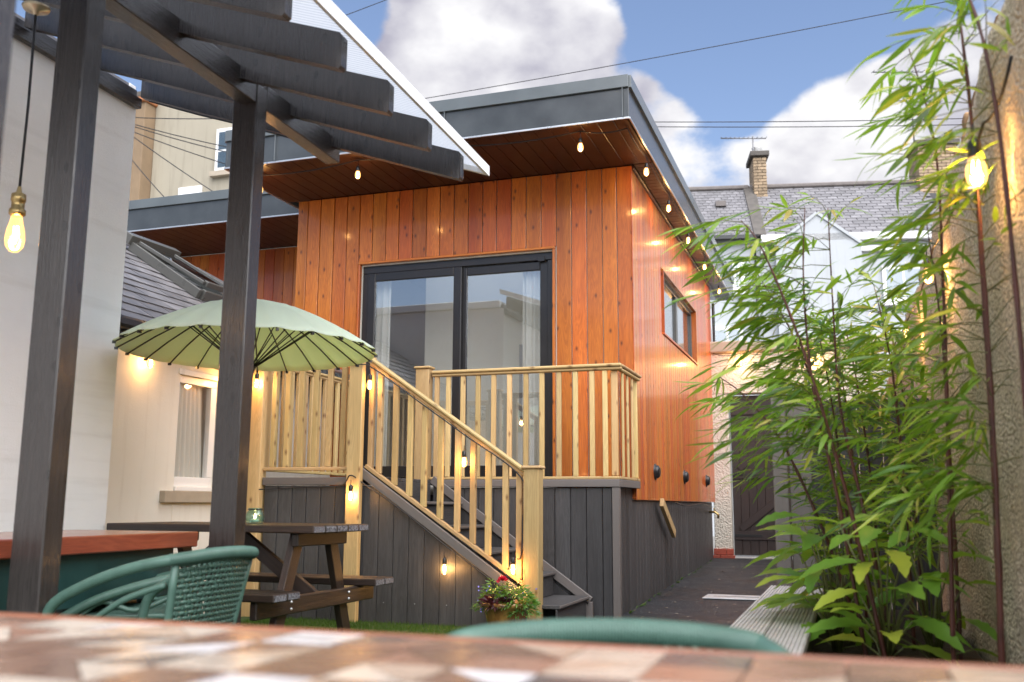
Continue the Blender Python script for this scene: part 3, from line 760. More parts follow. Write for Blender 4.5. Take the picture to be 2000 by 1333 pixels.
    box('bottom_rail', -4.70, -4.655, yn+0.052, yb-0.092, 1.185, 1.212, 'pine', d, 0.004)
    for x in (-4.53, -4.40, -4.27, -4.135, -4.005, -3.875): bal(x, yn+0.01, 1.213, 2.085, 0.047)
    y = yn+0.14
    while y < yb-0.13:
        plank('baluster', (-4.678, y, 1.213), (-4.678, y, 2.085), 0.045, 0.034, 'pine', d, (0, 1, 0), 0.004); y += 0.118
    # stair balustrade
    zh = lambda x: 2.055 - 0.69*(x+3.584); zb_ = lambda x: 1.150 - 0.66*(x+3.555)
    rail((-3.64, yn+0.012, zh(-3.64)-0.01), (-2.31, yn+0.012, zh(-2.31)-0.01), 0.07, 0.06)
    plank('bottom_rail', (-3.66, yn+0.012, zb_(-3.66)), (-2.31, yn+0.012, zb_(-2.31)), 0.03, 0.045, 'pine', d, (0, 0, 1))
    for px in (-3.545, -3.405, -3.275, -3.15, -3.01, -2.865, -2.735, -2.61, -2.47, -2.36):
        bal(px, yn+0.012, zb_(px)+0.012, zh(px)-0.055, 0.046)
deck()
# ------------------------------------------------------------------ pergola and the house it leans on (turned 2 degrees)
FRAME.append(RZ(rad(2.0)))
def pergola():
    p = thing('pergola', 'dark stained timber pergola with sloping rafters and clear ribbed roof sheet', 'pergola', (-2.87, 3.7, 0))
    SW = 'stained_post'
    for y in (3.057, 4.345):
        box('post', -2.95, -2.80, y, y+0.105, 0.0, 3.07 if y < 4 else 3.185, SW, p, 0.006)
    box('post', -1.55, -1.45, 1.3, 1.4, 0.0, 2.62, SW, p, 0.006)
    box('beam', -2.90, -2.803, 0.2, 4.342, 3.07, 3.215, SW, p, 0.005)
    box('beam', -2.90, -2.803, 4.4525, 5.33, 3.07, 3.215, SW, p, 0.005)
    sl = 0.345; xe, ze = -1.935, 2.845; xw = -4.27; hgt = 0.168
    for y in (0.62, 1.14, 1.65, 2.165, 2.68, 3.195, 3.685, 4.205, 4.725, 5.24):
        pts = [(xe, ze+0.012), (xe-0.012, ze), (xw, ze+sl*(xe-xw)), (xw, ze+sl*(xe-xw)+hgt), (xe-0.012, ze+hgt+0.004), (xe, ze+hgt-0.012)]
        prism('rafter', pts, 'Y', y-0.028, y+0.028, SW, p)
    box('wall_plate', -4.317, -4.272, 0.2, 5.235, ze+sl*(xe-xw)-0.075, ze+sl*(xe-xw)-0.005, SW, p, 0.004)
    # roof sheet and white edge profile
    z0 = ze+hgt+0.012
    def sheet(name, x0, x1, y0, y1, dz0, dz1, mat):
        zz = lambda x: z0 + sl*(xe-x)
        pts = [(x0, zz(x0)+dz0), (x1, zz(x1)+dz0), (x1, zz(x1)+dz1), (x0, zz(x0)+dz1)]
        return prism(name, pts, 'Y', y0, y1, mat, p)
    sheet('roof_sheet', xw+0.02, xe+0.04, 0.3, 5.53, 0.0, 0.016, 'polycarbonate')
    sheet('edge_profile', xe+0.041, xe+0.066, 0.3, 5.535, -0.03, 0.035, 'upvc_white')
    sheet('edge_profile', xw+0.02, xe+0.066, 5.536, 5.566, -0.03, 0.035, 'upvc_white')
    # thin cable clipped below the last rafter
    zr = lambda x: ze + sl*(xe-x) - 0.012
    tube('clipped_cable', [(x, 5.215, zr(x)-(0.006 if i % 2 else 0)) for i, x in enumerate((-4.2, -3.8, -3.4, -3.0, -2.92))], 0.006, 'wire_black', p, 6)
pergola()
def near_house():
    h = thing('rendered_house', 'white rendered house wall behind the pergola posts', 'house', (-5.5, 3.0, 0))
    box('wall', -7.5, -4.32, -3.0, 5.24, 0.0, 3.66, 'render_white', h, 0.004)
    box('eaves_board', -4.36, -4.319, -3.0, 5.235, 3.645, 3.715, 'stained_post', h)
    box('roof', -7.55, -4.36, -3.05, 5.2, 3.70, 3.76, 'slate', h)
    box('coping', -7.56, -4.362, 5.205, 5.28, 3.662, 3.77, 'upvc_white', h, 0.01)
    box('plinth', -4.318, -4.25, -3.0, 5.22, 0.0, 0.2, 'render_white', h, 0.01)
near_house()
def bar_table():
    t = thing('bar_table', 'long table with thick red brown timber top and dark teal base', 'table', (-3.5, 3.6, 0))
    for i in range(5):
        x1 = -3.13-i*0.158
        box('top_board', x1-0.1565, x1, 1.7, 4.52, 0.69, 0.77, 'bar_wood', t, 0.006)
    box('apron', -3.24, -3.19, 1.85, 4.40, 0.45, 0.688, 'teal_paint', t, 0.004)
    box('apron', -3.84, -3.79, 1.85, 4.40, 0.45, 0.688, 'teal_paint', t, 0.004)
    box('apron', -3.788, -3.242, 4.33, 4.38, 0.45, 0.688, 'teal_paint', t, 0.004)
    for x in (-3.28, -3.80):
        for y in (1.9, 4.24): box('leg', x, x+0.085, y, y+0.085, 0.0, 0.686, 'teal_paint', t, 0.006)
    box('footrest', -3.56, -3.50, 1.99, 4.23, 0.1, 0.16, 'teal_paint', t)
bar_table()
FRAME.pop()

# ------------------------------------------------------------------ cream house with slate roof
def slate_field(roof, O, ux, up, nrm, rows, w, gauge, inside, mat, thick=0.007, seed=1, name='slate', lift=0.0):
    """lay slates in broken bond on the plane O + a*ux + b*up; inside(a,b) says where"""
    rnd = random.Random(seed); ln = gauge*1.45
    vs = [V((x*w*(0.487 if w > 0.28 else 0.465), t*thick, l)) for l in (0.0, ln) for t in (0, 1) for x in (-1, 1)]
    fs = [(0, 1, 3, 2), (4, 6, 7, 5), (0, 4, 5, 1), (2, 3, 7, 6), (0, 2, 6, 4), (1, 5, 7, 3)]
    me = mesh('slate', vs, fs, mat)
    cnt = 0
    for r in range(rows[0], rows[1]):
        b = r*gauge
        k0, k1 = inside(b)
        if k1 <= k0: continue
        off = (r % 2)*0.5*w
        i = math.floor((k0-off)/w)
        while i*w+off < k1:
            a = i*w+off+w/2; i += 1
            if a-w*0.1 < k0 or a+w*0.1 > k1: continue
            tilt = 0.055 + rnd.uniform(-0.01, 0.012)
            z = (up*math.cos(tilt) - nrm*math.sin(tilt)).normalized(); y = (nrm*math.cos(tilt) + up*math.sin(tilt)).normalized()
            o = O + ux*a + up*(b+rnd.uniform(-0.006, 0.006)) + nrm*(0.012+ln*0.055+lift)
            W = basis(o, ux, y, z) @ Matrix.Rotation(rnd.uniform(-0.012, 0.012), 4, 'Y')
            place(name, me, roof, W); cnt += 1
    return cnt
def cream_house():
    h = thing('cream_house', 'cream rendered house end with white window and dark slate roof', 'house', (-5.5, 7.0, 0))
    wx = -4.95; y0, y1, z0, z1 = 6.30, 6.80, 1.045, 1.92
    box('wall', wx-0.25, wx, 4.95, y0, 0.0, 2.2, 'render_cream', h, 0.003)
    box('wall', wx-0.25, wx, y1, 8.70, 0.0, 2.2, 'render_cream', h, 0.003)
    box('wall', wx-0.25, wx, y0, y1, 0.0, z0, 'render_cream', h, 0)
    box('wall', wx-0.25, wx, y0, y1, z1, 2.2, 'render_cream', h, 0)
    f = box('window', wx-0.07, wx-0.02, y0, y1, z1-0.06, z1, 'upvc_white', h)
    box('frame_bar', wx-0.07, wx-0.02, y0, y1, z0, z0+0.075, 'upvc_white', f)
    box('frame_bar', wx-0.07, wx-0.02, y0, y0+0.02, z0+0.077, z1-0.062, 'upvc_white', f)
    box('frame_bar', wx-0.07, wx-0.02, y1-0.07, y1, z0+0.077, z1-0.062, 'upvc_white', f)
    box('pane', wx-0.05, wx-0.044, y0+0.02, y1-0.07, z0+0.077, z1-0.062, 'glass_plain', f, 0)
    box('window_head', wx-0.02, wx+0.012, y0-0.03, y1+0.03, z1, z1+0.045, 'upvc_white', h)
    box('sill', wx-0.05, wx+0.05, y0-0.16, y1+0.12, z0-0.125, z0-0.035, 'sill_stone', h, 0.005)
    box('sill_board', wx-0.06, wx+0.018, y0, y1, z0-0.034, z0-0.002, 'upvc_white', h)
    box('room_back', wx-1.2, wx-1.15, 5.5, 7.6, 0.3, 2.15, 'room_grey', h, 0)
    for a, b in ((y0, 'l'), (y1, 'r')): pass
    box('band', wx, wx+0.012, 4.96, 8.69, 0.0, 0.30, 'render_cream', h)
    # roof plane at 33 degrees, hipped at the far end
    al = rad(33); eX, eZ = -4.75, 2.17
    ux = V((0, 1, 0)); up = V((-math.cos(al), 0, math.sin(al))); nrm = V((math.sin(al), 0, math.cos(al))); O = V((eX, 0, eZ))
    hip = lambda b: min(8.69, 8.66 + (-(math.cos(al)*b) + 1.607)*1.39)
    roof = mesh('roof', [O+ux*4.9-nrm*0.02, O+ux*8.69-nrm*0.02, O+ux*8.69+up*1.92-nrm*0.02, O+ux*hip(3.6)+up*3.6-nrm*0.02, O+ux*4.9+up*3.6-nrm*0.02], [(0, 1, 2, 3, 4)], 'slate_under')
    r = place('roof', roof, h)
    slate_field(r, O, ux, up, nrm, (0, 19), 0.30, 0.175, lambda b: (5.2, hip(b)-0.05), 'slate', seed=4)
    a, b = O+ux*8.68+up*1.90, O+ux*hip(3.5)+up*3.5
    for i in range(7):
        p, q = a.lerp(b, i/7), a.lerp(b, (i+0.96)/7)
        plank('hip_tile', p+nrm*0.06, q+nrm*0.065, 0.20, 0.03, 'slate', r, (b-a).cross(nrm), 0.006)
    plank('gutter', (eX+0.05, 4.9, eZ-0.02), (eX+0.05, 8.7, eZ-0.02), 0.11, 0.08, 'gutter_black', h, (1, 0, 0), 0.02)
    box('eaves_soffit', wx, eX+0.01, 4.95, 8.7, eZ-0.10, eZ-0.065, 'gutter_black', h)
    # roof light, sash tipped open
    s0 = O + ux*7.36 + up*1.10 + nrm*0.02
    W = basis(s0, ux, up, nrm)
    def bar(name, a, b, w, t, par, mat='frame_grey'):
        A, B = W @ V(a), W @ V(b); return plank(name, A, B, w, t, mat, par, nrm, 0.004)
    k = bar('roof_window', (0, 0, 0.055), (0, 0.98, 0.055), 0.09, 0.05, r)
    k['label'] = 'grey framed roof window tipped open on the slates'
    bar('frame_bar', (0.60, 0, 0.04), (0.60, 0.98, 0.04), 0.065, 0.05, k)
    bar('frame_bar', (0.03, 0, 0.06), (0.57, 0, 0.06), 0.10, 0.055, k); bar('frame_bar', (0.03, 0.98, 0.06), (0.57, 0.98, 0.06), 0.10, 0.055, k)
    bar('cover_plate', (-0.06, 1.02, 0.11), (0.66, 1.02, 0.12), 0.10, 0.10, k)
    bar('sash_bar', (0.04, 0.05, 0.16), (0.04, 0.94, 0.12), 0.035, 0.035, k, 'frame_grey'); bar('sash_bar', (0.56, 0.05, 0.16), (0.56, 0.94, 0.12), 0.035, 0.035, k, 'frame_grey')
    bar('sash_bar', (0.06, 0.05, 0.16), (0.54, 0.05, 0.16), 0.05, 0.05, k)
    g = mesh('pane', [W @ V(q) for q in ((0.06, 0.07, 0.165), (0.54, 0.07, 0.165), (0.54, 0.93, 0.125), (0.06, 0.93, 0.125))], [(0, 1, 2, 3)], 'glass_dark')
    place('pane', g, k)
cream_house()
def inner_curtain():
    vs, fs = [], []; n = 40
    for j, z in enumerate((1.05, 1.5, 1.95)):
        for i in range(n+1):
            t = i/n; vs.append((-5.03+0.016*math.sin(t*6*2*math.pi+j*0.2), 6.36+0.30*t+(0.08*(1-j/2))*t, z))
    for j in range(2):
        for i in range(n): fs.append((j*(n+1)+i, j*(n+1)+i+1, (j+1)*(n+1)+i+1, (j+1)*(n+1)+i))
    tag(place('curtain', mesh('curtain', vs, fs, 'curtain', True), None), 'pale pleated curtain inside the small cream wall window', 'curtain')
inner_curtain()

# ------------------------------------------------------------------ back wall with gate
def back_wall():
    w = thing('gateway_wall', 'roughcast boundary wall with gate opening and worn coping', 'wall', (-0.7, 14.35, 0))
    y0, y1 = 14.25, 14.5
    box('pier', -1.86, -1.615, y0, y1, 0.1, 2.52, 'roughcast_pale', w, 0.01)
    box('wall', -1.86, 0.5, y0, y1, 2.522, 3.12, 'roughcast_pale', w, 0.01)
    box('wall', -0.45, 0.5, y0, y1, 0.1, 2.52, 'roughcast_pale', w, 0.01)
    x = -1.9; rnd = random.Random(2)
    while x < 0.45:
        l = rnd.uniform(0.4, 0.62); box('coping_stone', x, x+l-0.012, y0-0.06, y1+0.05, 3.122, 3.28+rnd.uniform(-0.015, 0.015), 'sill_stone', w, 0.02); x += l
    for i, (z0, z1) in enumerate(((0.14, 0.225), (0.23, 0.315))):
        for j, (a, b) in enumerate(((-1.90, -1.78), (-1.775, -1.58)) if i == 0 else ((-1.875, -1.70), (-1.695, -1.60))):
            box('plinth_brick', a, b, y0-0.06+0.03*i, y0+0.05, z0, z1, 'brick_red_paint', w, 0.006)
    box('threshold', -1.613, -0.452, y0-0.02, y1, 0.1, 0.205, 'concrete', w, 0.006)
    g = thing('yard_gate', 'dark brown ledged and braced board gate in roughcast wall', 'gate', (-1.03, 14.36, 0.2))
    x = -1.60; yb = 14.36
    while x < -0.47:
        box('gate_board', x+0.002, min(x+0.114, -0.465), yb, yb+0.02, 0.225, 2.50, 'gate_wood', g, 0.003); x += 0.1145
    box('added_gate_backing', -1.598, -0.467, yb+0.021, yb+0.03, 0.225, 2.50, 'gate_wood', g, 0)  # sheet added behind the boards to block light through their gaps
    for z in (0.50, 1.36, 2.28): box('ledge', -1.58, -0.47, yb-0.022, yb-0.002, z-0.06, z+0.06, 'gate_wood', g, 0.003)
    for za, zb in ((0.565, 1.295), (1.425, 2.215)):
        plank('brace', (-1.50, yb-0.012, za+0.02), (-0.62, yb-0.012, zb-0.02), 0.10, 0.02, 'gate_wood', g, (0, 0, 1))
    box('bolt', -0.78, -0.50, yb-0.035, yb-0.0225, 0.49, 0.53, 'galvanised', g)
    for z in (0.50, 1.36): box('hinge_strap', -1.595, -1.20, yb-0.027, yb-0.0225, z-0.018, z+0.018, 'gutter_black', g, 0.002)
back_wall()
def side_wall():
    w = thing('roughcast_wall', 'tall roughcast side wall with ragged brick top behind the bamboo', 'wall', (0.6, 6.0, 0))
    # face with real relief, as one bent sheet closed at the back
    ny, nz = 240, 44; y0, y1, z1 = 1.2, 14.24, 2.42
    vs = []; rnd = random.Random(8)
    for j in range(nz+1):
        for i in range(ny+1):
            y = y0+(y1-y0)*i/ny; z = z1*j/nz
            q = V((0.0, y*3.0, z*3.0)); d = mnoise.noise(q)*0.022 + mnoise.noise(q*3.1)*0.012
            top = (1.0 if j == nz else 0.0)*0.05*mnoise.noise(V((3.3, y*2.2, 0)))
            vs.append((0.5+d, y, z+top))
    n = ny+1
    fs = [(j*n+i, (j+1)*n+i, (j+1)*n+i+1, j*n+i+1) for j in range(nz) for i in range(ny)]
    b = len(vs); vs += [(0.95, y0, 0), (0.95, y1, 0), (0.95, y0, z1), (0.95, y1, z1)]
    fs += [(b, b+1, b+3, b+2), (b, b+2, nz*n, 0), (b+1, ny, nz*n+ny, b+3)]
    fs.append(tuple([b+2, b+3] + [nz*n+ny-i for i in range(ny+1)]))
    place('wall', mesh('wall', vs, fs, 'roughcast', True), w)
    rnd = random.Random(9)
    def course(z, x, hgt, prob):
        y = 2.6
        while y < 14.1:
            l = rnd.choice((0.10, 0.11, 0.215, 0.22))
            if rnd.random() < prob:
                o = box('coping_brick', x+rnd.uniform(-0.02, 0.02), x+0.26, y, y+l-0.012, z, z+hgt+rnd.uniform(-0.006, 0.006), 'brick_brown', w, 0.008)
            y += l
    course(2.40, 0.535, 0.062, 0.97); course(2.475, 0.545, 0.062, 0.9)
side_wall()

# ------------------------------------------------------------------ terraced houses beyond, turned 12 degrees
FRAME.append(RZ(rad(12.0)))
def chimney(name, label, x, y, z0, z1, wx, wy, pot=True):
    c = thing(name, label, 'chimney', (x, y, z0), 0, 'chimneys on the terrace')
    box('core', x-wx/2+0.03, x+wx/2-0.03, y-wy/2+0.03, y+wy/2-0.03, z0, z1, 'mortar', c, 0)
    rnd = random.Random(int(x*10)); h = 0.085; z = z0; r = 0; L = 0.235
    while z+h < z1+0.01:
        for face in range(3):
            if face == 0: a0, a1 = x-wx/2, x+wx/2
            else: a0, a1 = y-wy/2+0.11, y+wy/2
            a = a0 - (r % 2)*L/2
            while a < a1-0.02:
                s, e = max(a, a0)+0.008, min(a+L, a1)-0.008; a += L
                if e-s < 0.03: continue
                if face == 0: box('brick', s, e, y-wy/2, y-wy/2+0.1, z+0.008, z+h-0.008, 'brick_buff', c, 0)
                elif face == 1: box('brick', x-wx/2, x-wx/2+0.1, s, e, z+0.008, z+h-0.008, 'brick_buff', c, 0)
                else: box('brick', x+wx/2-0.1, x+wx/2, s, e, z+0.008, z+h-0.008, 'brick_buff', c, 0)
        z += h; r += 1
    box('cap', x-wx/2-0.07, x+wx/2+0.07, y-wy/2-0.07, y+wy/2+0.07, z1, z1+0.13, 'chimney_cap', c, 0.01)
    if pot: place('chimney_pot', lathe_mesh('chimney_pot', [(0.16, 0), (0.14, 0.05), (0.13, 0.2), (0.15, 0.26), (0.11, 0.26), (0.1, 0.1)], 'concrete', 14), c, T(x, y, z1+0.13))
    return c
def antenna(label, x, y, z0, h, arms):
    a = thing('tv_antenna', label, 'antenna', (x, y, z0), 0, 'tv antennas on the chimneys')
    tube('mast', [(x, y, z0), (x, y, z0+h)], 0.022, 'antenna_metal', a, 6)
    for zz, l0, l1, n, t in arms:
        tube('boom', [(x+l0, y, z0+zz), (x+l1, y, z0+zz-t)], 0.018, 'antenna_metal', a, 6)
        for i in range(n):
            f = i/(n-1); xx = x+l0+(l1-l0)*f
            tube('element', [(xx, y-0.18, z0+zz-t*f-0.03), (xx, y+0.18, z0+zz-t*f+0.06)], 0.009, 'antenna_metal', a, 5)
def terrace():
    E, Rz, yE, yR = 7.55, 8.72, 24.0, 25.9
    # rescale so that the eaves line and ridge line sit where they are seen
    up = V((0, yR-yE, 9.42-E)); L = up.length; up.normalize(); ux = V((1, 0, 0)); nrm = ux.cross(up)
    for k, (xa, xb, lab, mat) in enumerate(((-2.6, 3.25, 'pale rendered terraced house with fine slate roof beside the cabin eaves', 'slate_far'),
                                            (3.26, 12.0, 'white terraced house with gable and mossy slate roof behind the bamboo', 'slate_far'))):
        h = thing('terraced_house', lab, 'house', ((xa+xb)/2, 24, 0), 0, 'terraced houses beyond the yard')
        box('wall', xa, xb, yE+0.12, yE+0.4, 0.0, E, 'house_white', h, 0)
        box('gable_wall', xa, xa+0.3, yE+0.402, yE+4, 0.0, E, 'house_white', h, 0)
        r = place('roof', mesh('roof', [V((xa, yE, E)), V((xb, yE, E)), V((xb, yR, 9.42)), V((xa, yR, 9.42)), V((xb, yR+2, E)), V((xa, yR+2, E))], [(0, 1, 2, 3), (3, 2, 4, 5)], 'slate_under'), h)
        O = V((0, yE, E))
        vis = (1.45, 3.25) if k == 0 else (3.26, 7.75)
        slate_field(r, O, ux, up, nrm, (0, int(L/0.155)), 0.26 if k else 0.17, 0.155, lambda b: vis, mat, 0.02, 20+k)
        if k: plank('party_strip', V((3.25, yE, E))+nrm*0.06, V((3.25, yR, 9.42))+nrm*0.06, 0.30, 0.05, 'chimney_cap', r, (1, 0, 0), 0.01)
        plank('ridge', (xa, yR, 9.46), (xb, yR, 9.46), 0.26, 0.12, 'ridge_tile', r, (0, 1, 0), 0.03)
        if k == 0:
            plank('gutter', (xa, yE-0.08, E-0.02), (xb-0.1, yE-0.08, E-0.02), 0.16, 0.14, 'gutter_black', h, (0, 1, 0), 0.03)
            box('vent_tile', 2.28, 2.55, yE+1.05, yE+1.3, 8.72, 8.86, 'ridge_tile', r)
        else:
            box('eaves_board', xa, xb, yE-0.12, yE+0.05, E-0.16, E+0.02, 'upvc_white', h)
            box('eaves_board', xa, xb, yE-0.02, yE+0.11, E-0.42, E-0.3, 'upvc_white', h)
        def win(x0, x1, z0, z1):
            f = box('window', x0, x1, yE+0.05, yE+0.118, z0, z1, 'upvc_white', h)
            box('pane', x0+0.09, (x0+x1)/2-0.03, yE+0.04, yE+0.0495, z0+0.09, z1-0.09, 'glass_dark', f, 0)
            box('pane', (x0+x1)/2+0.03, x1-0.09, yE+0.04, yE+0.0495, z0+0.09, z1-0.09, 'glass_dark', f, 0)
            box('sill', x0-0.08, x1+0.08, yE-0.02, yE+0.118, z0-0.1, z0-0.004, 'upvc_white', f)
        if k == 0:
            win(2.0, 2.75, 4.35, 5.3); win(2.55, 2.85, 6.2, 7.0)
            tube('downpipe', [(3.12, yE+0.04, 7.4), (3.12, yE+0.04, 0.3)], 0.028, 'gutter_black', h)
        else:
            win(6.15, 7.15, 5.85, 6.75); win(6.15, 7.15, 4.2, 5.2)
            # projecting gable
            prism('gable_wall', [(3.6, 3.0), (5.65, 3.0), (5.65, 7.28), (4.62, 8.08), (3.6, 7.28)], 'Y', yE-0.12, yE+0.11, 'house_white', h)
            for q in (3.56, 5.69): plank('barge_board', (q, yE-0.15, 7.26), (4.62+(0.005 if q > 4 else -0.005), yE-0.15, 8.09), 0.07, 0.03, 'house_white', h, (0, 0, 1))
    chimney('chimney_stack', 'slim buff brick chimney stack with antenna, left of the two', 3.52, 25.95, 8.9, 10.22, 0.36, 0.9)
    chimney('chimney_stack', 'wide buff brick chimney stack partly hidden by the roughcast wall', 8.1, 25.95, 8.9, 10.35, 1.0, 0.9)
    antenna('thin tv antenna on the slim chimney stack', 3.40, 25.8, 10.2, 0.70, ((0.68, -0.85, 0.35, 11, 0.05),))
    antenna('tall double tv antenna on the wide chimney stack', 7.62, 25.8, 10.3, 2.35, ((2.3, -0.95, 0.35, 10, 0.06), (1.45, -0.4, 0.75, 8, 0.1)))
terrace()
FRAME.pop()

# ------------------------------------------------------------------ tall rendered building on the left and overhead wires
def tall_building():
    h = thing('tall_rendered_building', 'tall buff rendered building with tan corner behind the cabin wing', 'building', (-17, 24, 0))
    box('wall', -17.05, -13.6, 20.0, 28.0, 0.0, 11.9, 'render_buff', h, 0.01)
    box('corner_wall', -20.5, -17.06, 19.6, 28.0, 0.0, 11.35, 'render_tan', h, 0.01)
    box('eaves_tile_course', -20.6, -17.0, 19.5, 20.2, 11.352, 11.48, 'clay', h, 0.02)
    box('parapet', -20.6, -16.95, 19.5, 20.2, 11.482, 11.62, 'chimney_cap', h, 0.01)
    f = box('window', -15.02, -13.9, 19.93, 19.998, 9.3, 10.45, 'upvc_white', h)
    for a, b in ((9.4, 9.82), (9.88, 10.35)):
        box('pane', -14.93, -14.0, 19.915, 19.9295, a, b, 'glass_dark', f, 0)
    box('sill', -15.12, -13.8, 19.85, 19.998, 9.16, 9.296, 'sill_stone', f)
    box('window', -16.1, -15.4, 19.93, 19.998, 8.2, 8.98, 'upvc_white', h)
tall_building()
def wire(label, a, b, sag, r=0.012):
    a, b = V(a), V(b); pts = []
    for i in range(25):
        t = i/24; p = a.lerp(b, t); p.z -= sag*4*t*(1-t); pts.append(p)
    tag(tube('overhead_wire', pts, r, 'wire_black', None, 5), label, 'wire', 'overhead wires')
C0 = V((0, 0, 0.92))
def at(d, k): return C0 + V(d)*k
wire('long black overhead wire rising across the blue sky to the top right', at((-0.56, 0.79, 0.375), 26), at((0.22, 1.07, 0.545), 20), 0.12, 0.010)
wire('upper of two level wires crossing above the terrace roofs', at((-0.22, 0.93, 0.392), 21), at((0.2, 1.07, 0.398), 21), 0.05, 0.010)
wire('lower of two level wires crossing above the terrace roofs', at((-0.22, 0.93, 0.387), 21), at((0.2, 1.07, 0.391), 21), 0.05, 0.010)
wire('short stretch of wire in the blue gap beside the pergola roof', at((-0.55, 0.80, 0.468), 24), at((-0.40, 0.84, 0.525), 24), 0.02, 0.010)
for a, b, t in (((-14.957, 16.5, 9.418), (-11.848, 16.5, 8.987), 'topmost'), ((-14.948, 16.5, 9.32), (-11.805, 16.5, 8.274), 'second from the top'), ((-14.944, 16.5, 9.272), (-11.797, 16.5, 8.148), 'third from the top'),
                ((-14.934, 16.5, 9.162), (-11.779, 16.5, 7.853), 'fourth from the top'), ((-14.93, 16.5, 9.13), (-12.119, 16.5, 7.215), 'fifth from the top'), ((-14.891, 16.5, 8.677), (-13.552, 16.5, 7.302), 'lowest and steepest')):
    wire(t + ' of the thin wires crossing the tall buff building', a, b, 0.03, 0.011)
# ------------------------------------------------------------------ parasol
def parasol():
    cx, cy, zr, za, R, n = -3.71, 5.40, 1.915, 2.245, 0.84, 24
    u = thing('parasol', 'pale green parasol with many dark ribs over the picnic table', 'parasol', (cx, cy, 0))
    prof = [(0.02, za), (0.165, za-0.018), (0.33, za-0.062), (0.49, za-0.130), (0.65, za-0.212), (0.77, za-0.285), (R, zr)]
    TILT = T(cx, cy, zr) @ Matrix.Rotation(rad(1.4), 4, V((-0.82, -0.57, 0))) @ T(0, 0, -zr)
    sub = 4; vs, fs = [], []
    m = n*sub
    for j, (r, z) in enumerate(prof):
        for k in range(m):
            a = 2*math.pi*k/m; f = (k % sub)/sub; sag = math.sin(math.pi*f)
            rr = r*(1-0.018*sag*(j/6)); zz = z - 0.020*sag*(r/R)**1.5 * (0.4 if j == 6 else 1)
            vs.append((rr*math.cos(a), rr*math.sin(a), zz))
    for j in range(len(prof)-1):
        for k in range(m): fs.append((j*m+k, j*m+(k+1) % m, (j+1)*m+(k+1) % m, (j+1)*m+k))
    vs.append((0, 0, za+0.002)); c = len(vs)-1
    for k in range(m): fs.append((c, (k+1) % m, k))
    me = mesh('canopy', vs, fs, 'canvas_green', False)
    me.polygons.foreach_set('use_smooth', [True]*len(me.polygons))
    o = place('canopy', me, u, TILT)
    sol = o.modifiers.new('thick', 'SOLIDIFY'); sol.thickness = 0.004
    zh = 1.80
    rb = [V((r, 0, z-0.016)) for r, z in prof]
    v1, f1 = tube_geo(rb, 0.005, 6); rib = mesh('rib', v1, f1, 'black_plastic', True)
    v2, f2 = tube_geo([V((0.035, 0, zh)), V((0.46, 0, za-0.13))], 0.0042, 5); strut = mesh('strut', v2, f2, 'black_plastic', True)
    v3, f3 = box_geo(R-0.02, R+0.003, -0.007, 0.007, zr-0.02, zr-0.004); tip = mesh('rib_tip', v3, f3, 'black_plastic')
    for k in range(n):
        W = TILT @ RZ(2*math.pi*k/n)
        q = place('rib', rib, u, W); place('strut', strut, q, W); place('rib_tip', tip, q, W)
    place('hub', lathe_mesh('hub', [(0.0, zh+0.03), (0.045, zh+0.03), (0.05, zh), (0.03, zh-0.05), (0.026, zh-0.08)], 'black_plastic'), u, T(cx, cy, 0))
    tube('pole', [(cx, cy, 0.02), (cx, cy, za)], 0.019, 'stained_post', u, 12)
    place('base', lathe_mesh('base', [(0.0, 0.09), (0.04, 0.09), (0.05, 0.06), (0.2, 0.045), (0.22, 0.015), (0.22, 0.0)], 'gutter_black', 28), u, T(cx, cy, 0.014))
parasol()
# ------------------------------------------------------------------ picnic table
def picnic_table():
    xr, L, yc, zt, zs = -2.97, 1.5, 5.40, 0.79, 0.43
    t = thing('picnic_table', 'weathered dark stained picnic table with attached benches', 'picnic table', (xr-L/2, yc, 0))
    xl = xr-L
    def slab(name, y0, y1, z0, z1, xa=xl, xb=xr):
        o = box(name, xa, xb, y0, y1, z0, z1, 'picnic_wood', t, 0.006)
        box('board_end', xb-0.001, xb+0.002, y0+0.006, y1-0.006, z0+0.006, z1-0.006, 'end_grain', o, 0)
    for i in range(5): slab('top_board', yc-0.345+i*0.139, yc-0.345+i*0.139+0.130, zt-0.045, zt)
    for s in (-1, 1):
        for i in range(2): 
            y0 = yc+s*0.60 + (i-1)*0.138; slab('seat_board', y0+0.003, y0+0.132, zs-0.045, zs)
    for xe in (xr-0.20, xl+0.16):
        for s in (-1, 1):
            plank('leg', (xe, yc+s*0.46+0.0, 0.012), (xe, yc+s*0.19, zt-0.048), 0.095, 0.045, 'picnic_wood', t, (0, 1, 0))
        box('seat_bearer', xe+0.025, xe+0.07, yc-0.70, yc+0.70, zs-0.145, zs-0.047, 'picnic_wood', t, 0.006)
        box('top_bearer', xe+0.025, xe+0.07, yc-0.30, yc+0.30, zt-0.125, zt-0.047, 'picnic_wood', t, 0.006)
        sgn = -1 if xe > xr-0.5 else 1
        plank('brace', (xe+0.045, yc, zs-0.10), (xe+sgn*0.55, yc, zt-0.06), 0.085, 0.04, 'picnic_wood', t, (0, 0, 1))
        for s in (-1, 1):
            for z in (zs-0.075, zs-0.115):
                place('bolt', BOLT, t, T(xe-0.024, yc+s*0.335+0.01*s, z) @ Matrix.Rotation(rad(90), 4, 'Y'))
                place('bolt', BOLT, t, T(xe+0.072, yc+s*0.335+0.01*s, z) @ Matrix.Rotation(rad(90), 4, 'Y'))
BOLT = lathe_mesh('bolt', [(0, 0.006), (0.007, 0.004), (0.009, -0.004)], 'galvanised', 8)
picnic_table()
